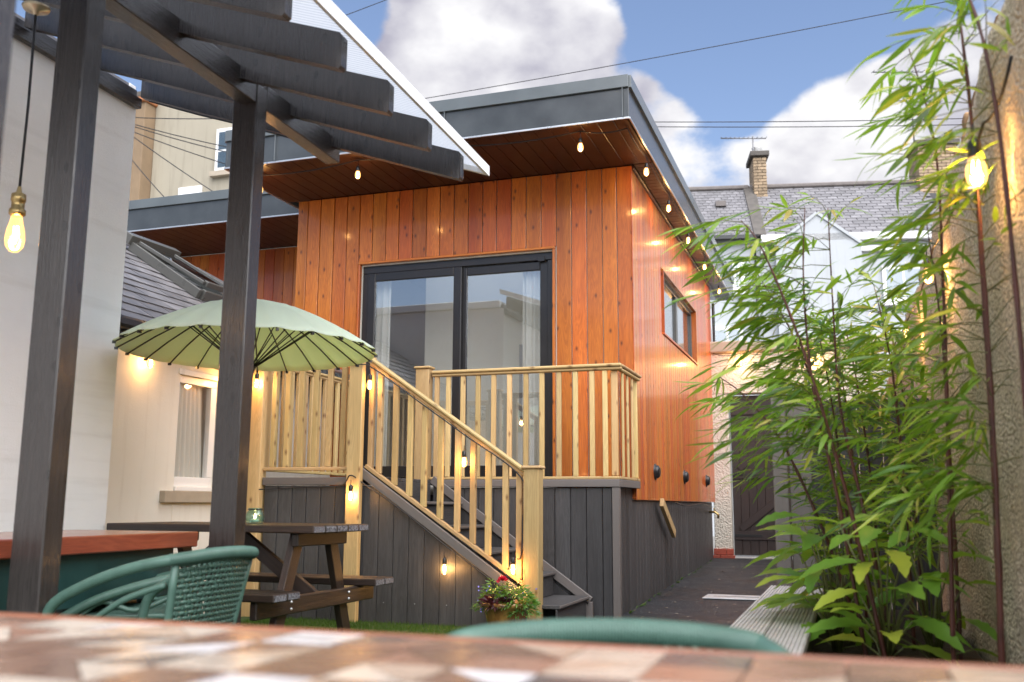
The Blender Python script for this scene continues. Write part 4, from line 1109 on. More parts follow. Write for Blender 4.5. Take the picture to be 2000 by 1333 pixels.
def candle_jar():
    x, y, z = -3.47, 5.2, 0.79
    j = thing('candle_jar', 'squat teal glass candle jar standing on the picnic table', 'jar', (x, y, z))
    place('glass', lathe_mesh('glass', [(0, 0.003), (0.045, 0.003), (0.058, 0.02), (0.06, 0.055), (0.05, 0.078), (0.04, 0.085), (0.043, 0.10), (0.039, 0.10), (0.036, 0.086), (0.046, 0.076), (0.055, 0.054), (0.053, 0.022), (0, 0.01)], 'jar_glass', 20), j, T(x, y, z))
    place('wire_rim', lathe_mesh('wire_rim', [(0.045, 0.088), (0.048, 0.091), (0.045, 0.095), (0.042, 0.091), (0.045, 0.088)], 'gutter_black', 18), j, T(x, y, z))
    place('candle', lathe_mesh('candle', [(0, 0.035), (0.024, 0.034), (0.025, 0.012), (0, 0.012)], 'candle', 14), j, T(x, y, z))
    place('flame', lathe_mesh('flame', [(0.0, 0.036), (0.007, 0.044), (0.005, 0.056), (0, 0.07)], 'filament', 8), j, T(x, y, z))
    lamp('candle_light', (x, y, z+0.075), 0.25, j, 0.01)
def lamp(name, loc, energy, parent, radius=0.02, col=(1.0, 0.55, 0.2)):
    l = bpy.data.lights.new(name, 'POINT'); l.energy = energy; l.color = col; l.shadow_soft_size = radius
    return link(bpy.data.objects.new(name, l), parent, fr() @ T(*loc))
candle_jar()

# ------------------------------------------------------------------ rattan chairs
def weave(name, f, nu, nv, width, mat, parent, W, amp=0.0035):
    """over-and-under strands on the surface f(u,v)->point, normal"""
    vs, fs = [], []
    def strand(pts, side, w):
        b = len(vs)
        for p, s in zip(pts, side): vs.extend([p-s*w/2, p+s*w/2])
        for i in range(len(pts)-1): fs.append((b+2*i, b+2*i+1, b+2*i+3, b+2*i+2))
    for a in range(nv):
        v = (a+0.5)/nv; pts, sd = [], []
        for i in range(nu*2+1):
            u = i/(nu*2); p, n = f(u, v); ph = math.cos(math.pi*(u*nu-0.5)+math.pi*a)
            p2, _ = f(u, min(v+0.01, 1)) ; s = (p2-f(u, max(v-0.01, 0))[0]).normalized()
            pts.append(p+n*amp*ph); sd.append(s)
        strand(pts, sd, width)
    for a in range(nu):
        u = (a+0.5)/nu; pts, sd = [], []
        for i in range(nv*2+1):
            v = i/(nv*2); p, n = f(u, v); ph = -math.cos(math.pi*(v*nv-0.5)+math.pi*a)
            s = (f(min(u+0.01, 1), v)[0]-f(max(u-0.01, 0), v)[0]).normalized()
            pts.append(p+n*amp*ph); sd.append(s)
        strand(pts, sd, width*0.8)
    o = place(name, mesh(name, vs, fs, mat, True), parent, W); o['kind'] = 'stuff'
    m = o.modifiers.new('thick', 'SOLIDIFY'); m.thickness = 0.003
    return o
def rattan_chair(label, loc, rz, ztop=0.725):
    """faces local -Y, back rim round the rear"""
    c = thing('rattan_chair', label, 'chair', loc, rz, 'green rattan chairs')
    W = T(*loc) @ RZ(rz); k = ztop-0.725
    half = [(-0.275, -0.56, 0.40), (-0.28, -0.52, 0.53+k), (-0.285, -0.36, 0.615+k), (-0.28, -0.18, 0.675+k), (-0.262, -0.03, 0.708+k), (-0.20, 0.035, 0.72+k), (-0.10, 0.055, 0.728+k), (0, 0.06, 0.73+k)]
    path = smooth_path(half + [(-x, y, z) for x, y, z in reversed(half[:-1])], 6)
    v, f = tube_geo(path, 0.021, 12); place('rim', mesh('rim', v, f, 'rattan_green', True), c, W)
    # fine wrapping along the rear of the rim
    geo = []
    seg = path[len(path)//2-17:len(path)//2+18]
    fine = smooth_path(seg, 3)
    for i in range(0, len(fine)-1):
        p, d = fine[i], (fine[i+1]-fine[i]).normalized(); x = d.cross(V((0, 0, 1))).normalized(); y = x.cross(d); ring = []
        for q, r in ((-0.0022, 0.0213), (0, 0.0243), (0.0022, 0.0213)):
            ring.append([p+d*q+(x*math.cos(a*math.pi/6)+y*math.sin(a*math.pi/6))*r for a in range(12)])
        vs = sum(ring, []); geo.append((vs, [(j*12+a, j*12+(a+1) % 12, (j+1)*12+(a+1) % 12, (j+1)*12+a) for j in range(2) for a in range(12)]))
    v, f = merge(geo); w = place('rim_wrap', mesh('rim_wrap', v, f, 'rattan_green', True), c, W); w['kind'] = 'stuff'
    def back(u, v):
        x = -0.235+0.47*u; arch = 1-(2*u-1)**2
        top = V((x, 0.028+0.03*arch-0.03*(1-arch), 0.700+k+0.015*arch)); bot = V((x*0.86, -0.055+0.02*arch, 0.40))
        return top.lerp(bot, v), V((0.25*(2*u-1), 1, 0.25)).normalized()
    weave('woven_back', back, 20, 15, 0.0135, 'rattan_green', c, W, 0.005)
    for s in (0, 1):
        v, f = tube_geo([back(s, t)[0] for t in (0, 0.35, 0.7, 1.0)] + [V(((-0.215, 0.215)[s], -0.06, 0.0))], 0.015, 10); place('rear_leg', mesh('rear_leg', v, f, 'rattan_green', True), c, W)
        sx = (-1, 1)[s]
        v, f = tube_geo([V((sx*0.275, -0.56, 0.41)), V((sx*0.262, -0.545, 0.2)), V((sx*0.255, -0.54, 0.0))], 0.017, 10); place('front_leg', mesh('front_leg', v, f, 'rattan_green', True), c, W)
        v, f = tube_geo(smooth_path([(sx*0.225, -0.05, 0.62+k), (sx*0.26, -0.2, 0.565+k), (sx*0.265, -0.34, 0.48), (sx*0.262, -0.45, 0.40)], 5), 0.012, 8); place('arm_brace', mesh('arm_brace', v, f, 'rattan_green', True), c, W)
    def seat(u, v): return V((-0.235+0.47*u, -0.05-0.48*v, 0.415+0.012*math.sin(math.pi*u)*-1)), V((0, 0, 1))
    weave('woven_seat', seat, 22, 22, 0.0145, 'rattan_green', c, W)
    v, f = tube_geo([V(q) for q in ((-0.245, -0.03, 0.41), (-0.25, -0.54, 0.41), (0.25, -0.54, 0.41), (0.245, -0.03, 0.41), (-0.245, -0.03, 0.41))], 0.015, 8); place('seat_rail', mesh('seat_rail', v, f, 'rattan_green', True), c, W)
    return c
rattan_chair('green woven rattan armchair drawn up to the red brown bar table', (-2.36, 3.28, 0), rad(-90))
rattan_chair('green rattan chair back in front, close behind the mosaic table', (-0.395, 1.63, 0), rad(19), 0.70)
rattan_chair('dark green rattan chair seen below the arm of the nearer one', (-3.02, 4.02, 0), rad(-62), 0.60)
def wicker_basket():
    x, y = -3.80, 4.60
    b = thing('wicker_basket', 'brown woven wicker basket on the ground by the white wall corner', 'basket', (x, y, 0))
    geo = []
    for i in range(26):
        z = 0.02+i*0.0185; r = 0.135+0.03*math.sin(i/25*math.pi)
        pts = []
        for k in range(49):
            a = 2*math.pi*k/48; pts.append(V((math.cos(a)*(r+0.006*math.cos(k*math.pi+i*math.pi)), math.sin(a)*(r+0.006*math.cos(k*math.pi+i*math.pi)), z)))
        geo.append(tube_geo(pts, 0.0085, 5, False))
    v, f = merge(geo); w = place('woven_side', mesh('woven_side', v, f, 'wicker_brown', True), b, T(x, y, 0)); w['kind'] = 'stuff'
    for k in range(24):
        a = 2*math.pi*k/24; tube('stake', [(x+math.cos(a)*0.136, y+math.sin(a)*0.136, 0.01), (x+math.cos(a)*0.165, y+math.sin(a)*0.165, 0.25), (x+math.cos(a)*0.136, y+math.sin(a)*0.136, 0.5)], 0.006, 'wicker_brown', b, 5)
wicker_basket()

# ------------------------------------------------------------------ mosaic table in the foreground
def mosaic_table():
    x0, x1, y0, y1, z = -1.62, 0.40, 0.46, 1.21, 0.75
    t = thing('mosaic_table', 'foreground table with brown, cream and grey patchwork tile top', 'table', ((x0+x1)/2, (y0+y1)/2, 0))
    box('top', x0, x1, y0, y1, z-0.045, z-0.006, 'grout', t, 0.004)
    for a in ((x0, x1, y1-0.022, y1, z-0.06, z+0.001), (x0, x1, y0, y0+0.022, z-0.06, z+0.001), (x0, x0+0.022, y0+0.023, y1-0.023, z-0.06, z+0.001), (x1-0.022, x1, y0+0.023, y1-0.023, z-0.06, z+0.001)):
        box('rim', *a, 'table_rim_wood', t, 0.008)
    rnd = random.Random(21); s = 0.099; pal = ['tile_brown', 'tile_tan', 'tile_cream', 'tile_white', 'tile_grey', 'tile_terracotta', 'tile_brown', 'tile_tan', 'tile_cream']
    def tile(pts, mat):
        c = sum((V(p) for p in pts), V((0, 0)))/len(pts)
        pts = [c+(V(p)-c)*0.965 for p in pts]
        o = prism('tile', [tuple(p) for p in pts], 'Z', z-0.0055, z+rnd.uniform(-0.0006, 0.001), mat, t)
    x = x0+0.024
    while x+s < x1-0.02:
        y = y0+0.024
        while y+s < y1-0.015:
            a, b, c, d = (x, y), (x+s, y), (x+s, y+s), (x, y+s)
            m1, m2 = rnd.sample(pal, 2)
            k = rnd.random()
            if k < 0.35: tile((a, b, c, d), m1)
            elif k < 0.68: tile((a, b, c), m1); tile((a, c, d), m2)
            else: tile((a, b, d), m1); tile((b, c, d), m2)
            y += s
        x += s
    for lx in (x0+0.08, x1-0.14):
        for ly in (y0+0.06, y1-0.12): box('leg', lx, lx+0.06, ly, ly+0.06, 0.0, z-0.046, 'stained_post', t, 0.005)
mosaic_table()

# ------------------------------------------------------------------ bench, screen and planting bed on the right
def bench():
    b = thing('slatted_bench', 'grey composite board bench running beside the asphalt and planting', 'bench', (-0.32, 4.6, 0))
    # grooved board: ribs along its length
    for (xa, xb, ribs) in ((-0.475, -0.330, 9), (-0.322, -0.172, 10)):
        n = ribs; w = (xb-xa)/n; pts = [(xa, 0.42), (xb, 0.42)]
        prof = []
        for i in range(n):
            l = xa+i*w; prof += [(l+0.0008, 0.45), (l+w*0.66, 0.45), (l+w*0.74, 0.4455), (l+w*0.94, 0.4455)]
        pts += list(reversed([(x, z) for x, z in prof]))
        prism('seat_board', pts, 'Y', 2.2, 6.14, 'bench_board', b)
    box('front_panel', -0.462, -0.44, 2.2, 6.13, 0.0, 0.415, 'composite_board', b)
    for y in (2.3, 3.6, 4.9, 6.05): box('leg', -0.438, -0.2, y, y+0.05, 0.0, 0.417, 'composite_board', b)
    box('back_edge', -0.198, -0.176, 2.2, 6.13, 0.0, 0.416, 'composite_board', b)
bench()
def screen():
    s = thing('board_screen', 'dark composite board screen and post at the end of the bench', 'fence', (0.0, 6.25, 0))
    p = box('post', -0.445, -0.355, 6.22, 6.31, 0.0, 1.665, 'composite_trim', s, 0.006)
    box('post_cap', -0.46, -0.34, 6.205, 6.325, 1.665, 1.69, 'composite_trim', p, 0.006)
    x = -0.35
    while x < 0.40:
        box('screen_board', x, x+0.133, 6.25, 6.272, 0.02, 1.56, 'composite_board' if x > -0.3 else 'composite_trim', s, 0.004); x += 0.138
    box('screen_rail', -0.354, 0.44, 6.274, 6.30, 1.4, 1.47, 'composite_board', s)
screen()
bed = box('planting_bed_soil', -0.174, 0.46, 2.2, 6.2, 0.05, 0.33, 'soil', None, 0.0); structure(bed)

def leaf_mesh(name, mat, w, curl, fold, n=6, tip=1.0):
    """unit-length blade along +X, width w, drooping"""
    vs, fs = [], []
    for i in range(n+1):
        t = i/n; hw = w*math.sin(math.pi*min(1, t**0.75*0.97+0.03))**0.85*0.5 if i < n else 0.0
        z = -curl*t*t; c = V((t, 0, z))
        vs += [c+V((0, -hw, fold*hw)), c, c+V((0, hw, fold*hw))]
    for i in range(n):
        b = 3*i; fs += [(b, b+3, b+4, b+1), (b+1, b+4, b+5, b+2)]
    return mesh(name, vs, fs, mat, True)
BL = [leaf_mesh('leaf', 'bamboo_leaf', w, cu, fo, 6) for w, cu, fo in ((0.115, 0.10, 0.3), (0.13, 0.26, 0.25), (0.10, 0.02, 0.5), (0.125, 0.42, 0.15), (0.09, -0.10, 0.4), (0.15, 0.16, 0.1))]
def frame_from(d, roll, rnd):
    x = d.normalized(); up = V((0, 0, 1)); y = up.cross(x)
    if y.length < 0.05: y = V((0, 1, 0))
    y.normalize(); z = x.cross(y)
    return x, (y*math.cos(roll)+z*math.sin(roll)), (z*math.cos(roll)-y*math.sin(roll))
def bamboo(label, culms, seed, bias=V((-0.25, -0.1, -0.15)), parts=150, n_tw=(1, 3), start=0.3, leaf=(0.08, 0.165), mat='culm_red', twl=(0.14, 0.38)):
    rnd = random.Random(seed); base = V(culms[0][0])
    p = thing('bamboo_plant', label, 'bamboo', base, 0, 'bamboo along the roughcast wall')
    leaves = []
    for cu in culms:
        path = smooth_path(cu, 9); n = len(path); r0 = 0.0085
        rr = [max(0.0018, r0*(1-0.8*i/(n-1)))*(1.28 if i % 3 == 0 else 1.0) for i in range(n)]
        c = tube('culm', path, rr, mat, p, 7)
        # joints
        tw_geo = []
        total = sum((path[i+1]-path[i]).length for i in range(n-1)); step = 0.058; nxt = start*total; run = 0.0
        for i in range(n-1):
            seg = (path[i+1]-path[i]).length
            while nxt < run+seg:
                t = (nxt-run)/seg; o = path[i].lerp(path[i+1], t); nxt += step*rnd.uniform(0.7, 1.3); fr_ = nxt/total
                d0 = (path[i+1]-path[i]).normalized()
                for _ in range(rnd.randint(*n_tw)):
                    a = rnd.uniform(0, 2*math.pi)
                    out = V((math.cos(a), math.sin(a), rnd.uniform(0.1, 0.9))) + bias + d0*0.3; out.normalize()
                    L = rnd.uniform(*twl)*(1.1-0.45*fr_)
                    tp = [o + out*L*s + V((0, 0, -0.25*L*s*s)) + bias*(0.22*L*s*s) for s in (0, 0.35, 0.7, 1.0)]
                    tw_geo.append(tube_geo([q-path[0] for q in tp], [0.0022, 0.0017, 0.0013, 0.0008], 4, False))
                    m = rnd.randint(4, 9)
                    for q in range(m):
                        s = 0.3+0.7*(q+1)/m; pos = tp[0].lerp(tp[3], s) if s > 1 else (tp[1].lerp(tp[2], (s-0.35)/0.35) if s < 0.7 else tp[2].lerp(tp[3], (s-0.7)/0.3))
                        sd = (tp[3]-tp[0]).normalized(); lat = sd.cross(V((0, 0, 1))).normalized()*(1 if q % 2 else -1)
                        ld = sd*rnd.uniform(0.5, 1.1) + lat*rnd.uniform(0.15, 0.8) + V((0, 0, rnd.uniform(-0.75, 0.15))) + bias*0.5
                        if q == m-1: ld = sd+V((0, 0, -0.25))
                        leaves.append((pos, ld.normalized(), rnd.uniform(*leaf), rnd.uniform(-0.9, 0.9), c))
            run += seg
        if tw_geo:
            v, f = merge(tw_geo); w = place('twigs', mesh('twigs', v, f, 'culm_green', True), c, T(*path[0])); w['kind'] = 'stuff'
    # keep them off the wall
    leaves = [l for l in leaves if (l[0]+l[1]*l[2]).x < 0.47 and l[0].x < 0.47 and l[0].z > 0.36 and l[0].y > 1.95 and (l[0]+l[1]*l[2]).y < 6.2]
    rnd.shuffle(leaves)
    leaves.sort(key=lambda l: -(l[2]/max(0.5, (l[0]-C0).length)))
    vs, fs = [], []
    for i, (pos, d, s, roll, c) in enumerate(leaves):
        x, y, z = frame_from(d, roll, rnd); W = basis(pos, x*s, y*s, z*s); me = BL[rnd.randrange(6)]
        if i < parts:
            place('leaf', me, c, W)
        else:
            b = len(vs); vs += [W @ v.co for v in me.vertices]; fs += [tuple(b+k for k in q.vertices) for q in me.polygons]
    if vs:
        o = place('foliage', mesh('foliage', vs, fs, 'bamboo_leaf', True), p); o['kind'] = 'stuff'
    return len(leaves)
NB = 0
NB += bamboo('tall red caned bamboo leaning left over the bench end', [
    [(0.03, 4.10, 0.32), (-0.04, 4.10, 0.9), (-0.12, 4.10, 1.39), (-0.14, 4.10, 1.82), (-0.12, 4.08, 2.15)],
    [(0.10, 3.9, 0.32), (0.0, 3.9, 0.9), (-0.14, 3.88, 1.5), (-0.28, 3.86, 1.92), (-0.36, 3.84, 2.05)],
    [(0.14, 4.28, 0.32), (0.05, 4.3, 0.9), (-0.02, 4.3, 1.32), (-0.03, 4.3, 1.76), (-0.03, 4.28, 2.2)]], 31, V((-0.75, -0.15, -0.3)), 270, (1, 3), 0.45, twl=(0.18, 0.5))
NB += bamboo('arching bamboo with stems reaching left across the dark gate', [
    [(0.02, 4.62, 0.32), (-0.10, 4.6, 0.75), (-0.28, 4.6, 1.2), (-0.45, 4.6, 1.43), (-0.56, 4.6, 1.52)],
    [(0.08, 4.45, 0.32), (-0.02, 4.42, 1.0), (-0.18, 4.4, 1.6), (-0.36, 4.38, 1.98)]], 32, V((-0.5, -0.1, -0.25)), 220, (1, 2), 0.52, twl=(0.14, 0.36))
NB += bamboo('dense bushy bamboo clump in the middle of the bed', [
    [(0.22, 4.5, 0.32), (0.22, 4.5, 1.0), (0.20, 4.48, 1.5), (0.15, 4.45, 1.85)],
    [(0.12, 5.0, 0.32), (0.10, 5.0, 1.0), (0.06, 5.0, 1.5), (0.02, 4.98, 1.78)],
    [(0.02, 4.75, 0.32), (-0.02, 4.75, 0.9), (-0.06, 4.72, 1.4), (-0.10, 4.7, 1.7)],
    [(0.30, 5.1, 0.32), (0.29, 5.1, 1.0), (0.27, 5.08, 1.45), (0.23, 5.05, 1.75)]], 33, V((-0.15, -0.25, -0.1)), 270, (2, 4), 0.24)
NB += bamboo('bamboo clump growing close to the dark board screen', [
    [(0.05, 5.6, 0.32), (0.03, 5.6, 1.0), (0.0, 5.58, 1.5), (-0.06, 5.55, 1.95)],
    [(0.28, 5.8, 0.32), (0.28, 5.8, 1.0), (0.26, 5.78, 1.6), (0.22, 5.75, 2.05)]], 34, V((0.0, -0.2, -0.1)), 240, (2, 5), 0.28)
NB += bamboo('tall dark red canes of bamboo standing against the roughcast wall', [
    [(0.40, 3.35, 0.32), (0.425, 3.35, 1.06), (0.435, 3.35, 1.71), (0.435, 3.32, 2.3), (0.40, 3.28, 2.75)],
    [(0.385, 3.22, 0.32), (0.41, 3.2, 1.0), (0.42, 3.18, 1.8), (0.40, 3.15, 2.5)]], 35, V((-0.35, 0.1, -0.25)), 200, (1, 2), 0.25, (0.08, 0.16))
NB += bamboo('slender bamboo with drooping leaves near the wall lamp', [
    [(0.30, 3.72, 0.32), (0.33, 3.7, 1.1), (0.35, 3.68, 1.7), (0.35, 3.62, 2.2), (0.28, 3.55, 2.55)],
    [(0.36, 4.1, 0.32), (0.37, 4.1, 1.0), (0.37, 4.08, 1.6), (0.34, 4.05, 2.05)]], 36, V((-0.3, 0.0, -0.3)), 200, (1, 2), 0.22, (0.08, 0.16))
NB += bamboo('near bamboo spray hanging into the sky at the top right', [
    [(0.43, 2.75, 0.32), (0.44, 2.78, 1.2), (0.43, 2.8, 2.0), (0.38, 2.85, 2.4), (0.27, 2.9, 2.62)]], 37, V((-0.3, 0.1, -0.4)), 150, (1, 1), 0.6, (0.08, 0.15))
print('bamboo leaves', NB)

def serrated(name, mat):
    vs, fs = [], []; n = 10
    for i in range(n+1):
        t = i/n; hw = 0.20*math.sin(math.pi*min(1, t*0.96+0.04))**0.8*(1.0 if i % 2 else 0.74) if i < n else 0.0
        c = V((t, 0, 0.10*t-0.34*t*t)); vs += [c+V((-0.03*(i % 2), -hw, 0.3*hw)), c, c+V((-0.03*(i % 2), hw, 0.3*hw))]
    for i in range(n):
        b = 3*i; fs += [(b, b+3, b+4, b+1), (b+1, b+4, b+5, b+2)]
    return mesh(name, vs, fs, mat, True)
SER = serrated('broad_leaf', 'broad_leaf')
def broad_plant(label, base, n, size, seed, lean):
    rnd = random.Random(seed); base = V(base)
    p = thing('broadleaf_plant', label, 'plant', base, 0, 'broad leaved plants below the bamboo')
    for i in range(n):
        a = 2*math.pi*i*0.381 + rnd.uniform(-0.3, 0.3); h = 0.06+0.46*(i/n)+rnd.uniform(-0.03, 0.05)
        d = V((math.cos(a), math.sin(a), 0))+lean; d.normalize(); reach = rnd.uniform(0.06, 0.16)
        top = base+V((0, 0, h))+d*reach
        st = tube('stem', [base+V((rnd.uniform(-0.02, 0.02), rnd.uniform(-0.02, 0.02), -0.01)), base+V((0, 0, h*0.6))+d*reach*0.4, top], [0.005, 0.004, 0.003], 'culm_green', p, 5)
        s = size*rnd.uniform(0.75, 1.2); x, y, z = frame_from(d+V((0, 0, rnd.uniform(-0.2, 0.35))), rnd.uniform(-0.35, 0.35), rnd)
        place('leaf', SER, st, basis(top, x*s, y*s, z*s))
broad_plant('yellowing serrated leaf plant in front of the dark screen', (-0.10, 5.2, 0.33), 16, 0.22, 41, V((-0.6, -0.4, 0)))
broad_plant('bright green broad leaved plant hanging over the bench boards', (-0.08, 4.35, 0.33), 26, 0.24, 42, V((-0.4, -0.45, 0)))
broad_plant('broad leaved plant low down among the bamboo canes', (0.10, 3.95, 0.33), 24, 0.22, 43, V((-0.2, -0.4, 0)))
broad_plant('glossy leaved plant between the bench and the middle bamboo', (-0.02, 4.75, 0.33), 24, 0.24, 45, V((-0.4, -0.4, 0)))
broad_plant('small broad leaved plant at the foot of the roughcast wall', (0.27, 4.1, 0.33), 18, 0.20, 44, V((-0.3, -0.3, 0)))

# ------------------------------------------------------------------ flower pot at the stair foot
def flower_pot():
    x, y = -2.36, 6.72
    p = thing('flower_pot', 'glazed brown flower pot with red, purple and trailing green plants', 'flower pot', (x, y, 0.014))
    W = T(x, y, 0.014)
    place('pot', lathe_mesh('pot', [(0, 0.01), (0.115, 0.0), (0.125, 0.02), (0.155, 0.13), (0.172, 0.185), (0.185, 0.19), (0.19, 0.21), (0.182, 0.222), (0.168, 0.218), (0.16, 0.18), (0.0, 0.175)], 'glazed_pot', 32), p, W)
    place('compost', lathe_mesh('compost', [(0.162, 0.19), (0.08, 0.205), (0, 0.21)], 'soil', 20), p, W)
    rnd = random.Random(55)
    def tuft(name, cx, cy, cz, r, h, n, ln, mat, droop):
        geo = []; lm = leaf_mesh('blade', mat, 0.28, droop, 0.3, 4)
        vs, fs = [], []
        for i in range(n):
            a = rnd.uniform(0, 6.283); rr = r*math.sqrt(rnd.random()); hh = h*(1-(rr/r)**2)*rnd.uniform(0.4, 1.0)
            pos = V((cx+rr*math.cos(a), cy+rr*math.sin(a), cz+hh)); d = V((math.cos(a), math.sin(a), rnd.uniform(-0.4, 1.0)))
            s = ln*rnd.uniform(0.6, 1.2); X, Y, Z = frame_from(d, rnd.uniform(-1, 1), rnd); M = basis(pos, X*s, Y*s, Z*s)
            b = len(vs); vs += [M @ v.co for v in lm.vertices]; fs += [tuple(b+k for k in q.vertices) for q in lm.polygons]
        o = place(name, mesh(name, vs, fs, mat, True), p, W); o['kind'] = 'stuff'
    tuft('green_foliage', 0.07, -0.02, 0.20, 0.15, 0.17, 620, 0.045, 'pot_leaf', 0.3)
    tuft('green_foliage', -0.10, 0.0, 0.20, 0.10, 0.17, 330, 0.042, 'pot_leaf', 0.3)
    tuft('trailing_foliage', 0.14, -0.06, 0.14, 0.11, 0.10, 260, 0.036, 'pot_leaf', 0.5)
    tuft('trailing_foliage', -0.17, -0.05, 0.16, 0.07, 0.08, 130, 0.034, 'pot_leaf', 0.5)
    tuft('purple_foliage', -0.035, -0.09, 0.20, 0.085, 0.085, 130, 0.075, 'purple_leaf', 0.3)
    # geranium head
    st = tube('flower_stem', [(x-0.01, y-0.03, 0.21), (x-0.015, y-0.05, 0.37)], 0.003, 'culm_green', p, 5)
    pet = leaf_mesh('petal', 'petal_red', 0.8, 0.15, 0.2, 3)
    for i in range(34):
        a = rnd.uniform(0, 6.28); e = rnd.uniform(-0.3, 1.4); d = V((math.cos(a)*math.cos(e), math.sin(a)*math.cos(e), math.sin(e)))
        X, Y, Z = frame_from(d, rnd.uniform(-1.5, 1.5), rnd); s = rnd.uniform(0.026, 0.036)
        place('petal', pet, st, basis(V((x-0.015, y-0.05, 0.375))+d*0.018, X*s, Y*s, Z*s))
    pb = leaf_mesh('petal', 'petal_blue', 0.9, 0.2, 0.2, 3)
    for i in range(46):
        a = rnd.uniform(2.6, 6.8); rr = rnd.uniform(0.12, 0.22); pos = V((x+rr*math.cos(a), y+rr*math.sin(a)*0.8, rnd.uniform(0.15, 0.34)))
        X, Y, Z = frame_from(V((math.cos(a), math.sin(a), 0.4)), rnd.uniform(-2, 2), rnd); s = rnd.uniform(0.012, 0.018)
        place('petal', pb, p, basis(pos, X*s, Y*s, Z*s))
flower_pot()

# ------------------------------------------------------------------ string lights and lamps
BULB_G = lathe_mesh('bulb', [(0.0, -0.118), (0.010, -0.116), (0.022, -0.103), (0.0265, -0.085), (0.025, -0.065), (0.018, -0.045), (0.0135, -0.03)], 'bulb_glass', 16)
SOCK = lathe_mesh('socket', [(0.0, 0.012), (0.008, 0.010), (0.0165, 0.0), (0.0175, -0.035), (0.015, -0.042)], 'black_plastic', 12)
_fv, _ff = merge([tube_geo([V((s*0.006, 0, -0.045)), V((s*0.008, 0.004, -0.07)), V((s*0.003, -0.003, -0.098))], 0.0032, 5) for s in (-1, 1)])
FILA = mesh('filament', _fv, _ff, 'filament', True)
def bulb(parent, loc, scale=1.0, energy=1.6, drop=0.05):
    W = T(*loc) @ Matrix.Scale(scale, 4)
    b = place('bulb', BULB_G, parent, W)
    place('socket', SOCK, b, W); place('filament', FILA, b, W)
    l = V(loc); lamp('bulb_light', (l.x, l.y, l.z-0.078*scale), energy, b, 0.02*scale)
    if drop: tube('lead', [(l.x, l.y, l.z+0.008*scale), (l.x, l.y, l.z+drop)], 0.003, 'wire_black', b, 5)
def sagging(pts, k=6, sag=0.03):
    out = []
    for a, b in zip(pts[:-1], pts[1:]):
        a, b = V(a), V(b)
        for i in range(k):
            t = i/k; q = a.lerp(b, t); q.z -= sag*4*t*(1-t); out.append(q)
    out.append(V(pts[-1])); return out
def strings():
    s = thing('string_light', 'festoon lights with glowing bulbs hung along the cabin eaves', 'string light', (-1.64, 7.75, 4.0))
    pf = [(-5.367, 7.86, 4.125), (-4.241, 7.77, 4.125), (-3.15, 7.75, 4.125), (-2.063, 7.74, 4.125), (-1.66, 7.80, 4.125), (-1.645, 8.54, 4.125), (-1.645, 9.72, 4.125), (-1.645, 11.03, 4.125), (-1.645, 12.38, 4.125), (-1.645, 13.9, 4.125)]
    tube('cable', sagging(pf, 6, 0.03), 0.006, 'wire_black', s, 6)
    for i, q in enumerate(pf):
        if i in (2, 4): continue
        bulb(s, (q[0], q[1], q[2]-0.07), 1.0, 2.4, 0.065)
    s = thing('string_light', 'festoon lights wound along the pine stair rail and skirting', 'string light', (-3.7, 6.9, 0))
    tube('cable', smooth_path([(-4.64, 6.90, 2.02), (-4.2, 6.955, 2.06), (-3.70, 6.90, 2.03), (-3.60, 6.96, 2.0), (-3.2, 6.962, 1.725), (-2.8, 6.962, 1.45), (-2.335, 6.962, 1.12), (-2.32, 6.955, 0.8), (-2.33, 6.955, 0.55), (-2.36, 6.95, 0.52)], 8), 0.0055, 'wire_black', s, 6)
    tube('cable', smooth_path([(-4.6, 6.93, 1.03), (-4.2, 6.955, 1.05), (-3.85, 6.94, 1.06), (-3.74, 6.89, 1.14), (-3.65, 6.94, 1.08), (-3.3, 6.955, 0.86), (-2.93, 6.955, 0.60), (-2.6, 6.955, 0.385), (-2.4, 6.955, 0.26)], 8), 0.0055, 'wire_black', s, 6)
    for q, e in (((-4.653, 6.90, 1.985), 3.0), ((-3.611, 6.93, 1.94), 2.2), ((-2.786, 6.93, 1.315), 2.2), ((-3.723, 6.875, 1.055), 3.2), ((-2.934, 6.93, 0.51), 3.2), ((-2.378, 6.91, 0.525), 3.0)):
        bulb(s, q, 1.0, e, 0.05)
    s = thing('string_light', 'festoon lights with large bulbs hung on the roughcast side wall', 'string light', (0.44, 5, 2.1))
    ps = [(0.47, 2.75, 2.12), (0.435, 3.07, 2.06), (0.44, 4.98, 2.16), (0.44, 6.85, 2.19), (0.40, 10.0, 2.4), (0.2, 14.1, 3.05), (-0.38, 14.17, 3.08), (-1.40, 14.17, 3.10), (-1.8, 14.2, 3.12)]
    tube('cable', sagging(ps, 8, 0.04), 0.005, 'wire_black', s, 6)
    for i, q in enumerate(ps):
        if i in (0, 4, 5, 8): continue
        bulb(s, (q[0]-0.03 if i < 4 else q[0], q[1], q[2]-0.06), 1.2 if i == 1 else 1.0, (4.5 if i == 1 else 6.5), 0.06)
    s = thing('string_light', 'pair of warm bulbs strung along the cream wall below the parasol edge', 'string light', (-4.88, 6.85, 2.0))
    tube('cable', [(-4.90, 5.9, 2.10), (-4.90, 6.4, 2.02), (-4.88, 6.85, 2.0), (-4.80, 7.5, 2.05)], 0.005, 'wire_black', s, 6)
    bulb(s, (-4.87, 6.80, 1.985), 1.0, 2.4, 0.03); bulb(s, (-4.87, 5.85, 2.02), 1.0, 2.4, 0.05)
strings()
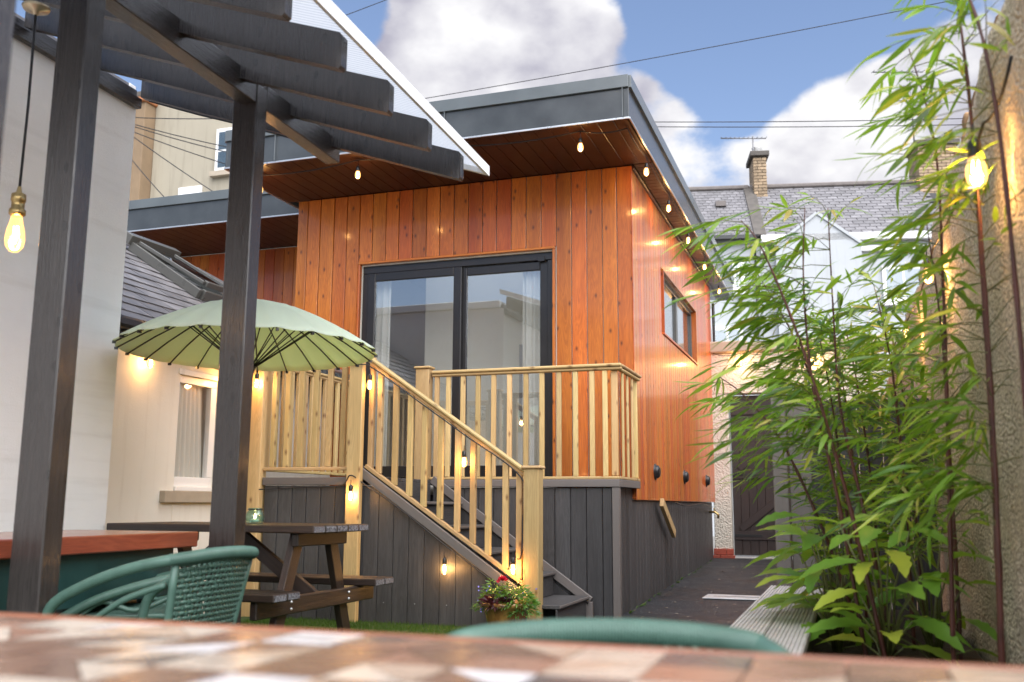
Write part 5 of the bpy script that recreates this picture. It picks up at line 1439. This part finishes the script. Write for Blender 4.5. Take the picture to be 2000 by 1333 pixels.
def pendant():
    x, y, zb = -3.372, 3.133, 2.16; zt = 3.09
    p = thing('pendant_lamp', 'brass pendant lamp with glowing filament bulb hanging from the pergola', 'lamp', (x, y, zb))
    pts = [(x, y, zb+0.12), (x+0.005, y, zb+0.5), (x+0.02, y-0.02, zt)]
    tube('flex', pts, 0.006, 'wire_black', p, 6)
    place('holder', lathe_mesh('holder', [(0.0, 0.125), (0.008, 0.12), (0.012, 0.095), (0.03, 0.085), (0.031, 0.055), (0.027, 0.05), (0.027, 0.02), (0.034, 0.015), (0.034, -0.005), (0.026, -0.012), (0.0, -0.012)], 'brass', 20), p, T(x, y, zb))
    b = place('bulb', lathe_mesh('bulb', [(0.0, -0.175), (0.018, -0.172), (0.036, -0.15), (0.041, -0.12), (0.037, -0.08), (0.027, -0.04), (0.022, -0.012)], 'bulb_glass', 20), p, T(x, y, zb))
    place('filament', FILA, b, T(x, y, zb+0.01) @ Matrix.Scale(1.5, 4))
    lamp('bulb_light', (x, y, zb-0.11), 4.0, b, 0.03)
    place('ceiling_rose', lathe_mesh('ceiling_rose', [(0.0, -0.035), (0.012, -0.03), (0.015, -0.015), (0.055, -0.008), (0.06, 0.004), (0.0, 0.004)], 'rose_brass', 24), p, T(x+0.02, y-0.02, zt+0.02))
pendant()

def weeds():
    rnd = random.Random(77); lm = leaf_mesh('blade', 'grass_blade', 0.2, 0.4, 0.3, 3); vs, fs = [], []
    for k in range(26):
        y = rnd.uniform(8.3, 13.8); x = -1.855 + rnd.uniform(0.0, 0.02); z = (0.0 if y < 8.5 else min(0.19, (y-8.5)/6*0.19))+0.004
        for i in range(rnd.randint(3, 9)):
            a = rnd.uniform(-1.4, 1.4); d = V((math.cos(a), math.sin(a), rnd.uniform(0.3, 1.6))); s_ = rnd.uniform(0.02, 0.06)
            X, Y, Z = frame_from(d, rnd.uniform(-1, 1), rnd); M = basis(V((x, y+rnd.uniform(-0.02, 0.02), z)), X*s_, Y*s_, Z*s_); b = len(vs)
            vs += [M @ v.co for v in lm.vertices]; fs += [tuple(b+q for q in p.vertices) for p in lm.polygons]
    o = place('path_edge_weeds', mesh('path_edge_weeds', vs, fs, 'grass_blade', True), None); o['kind'] = 'stuff'
    tag(o, 'tiny weeds along the foot of the cabin skirting', 'weeds')
weeds()
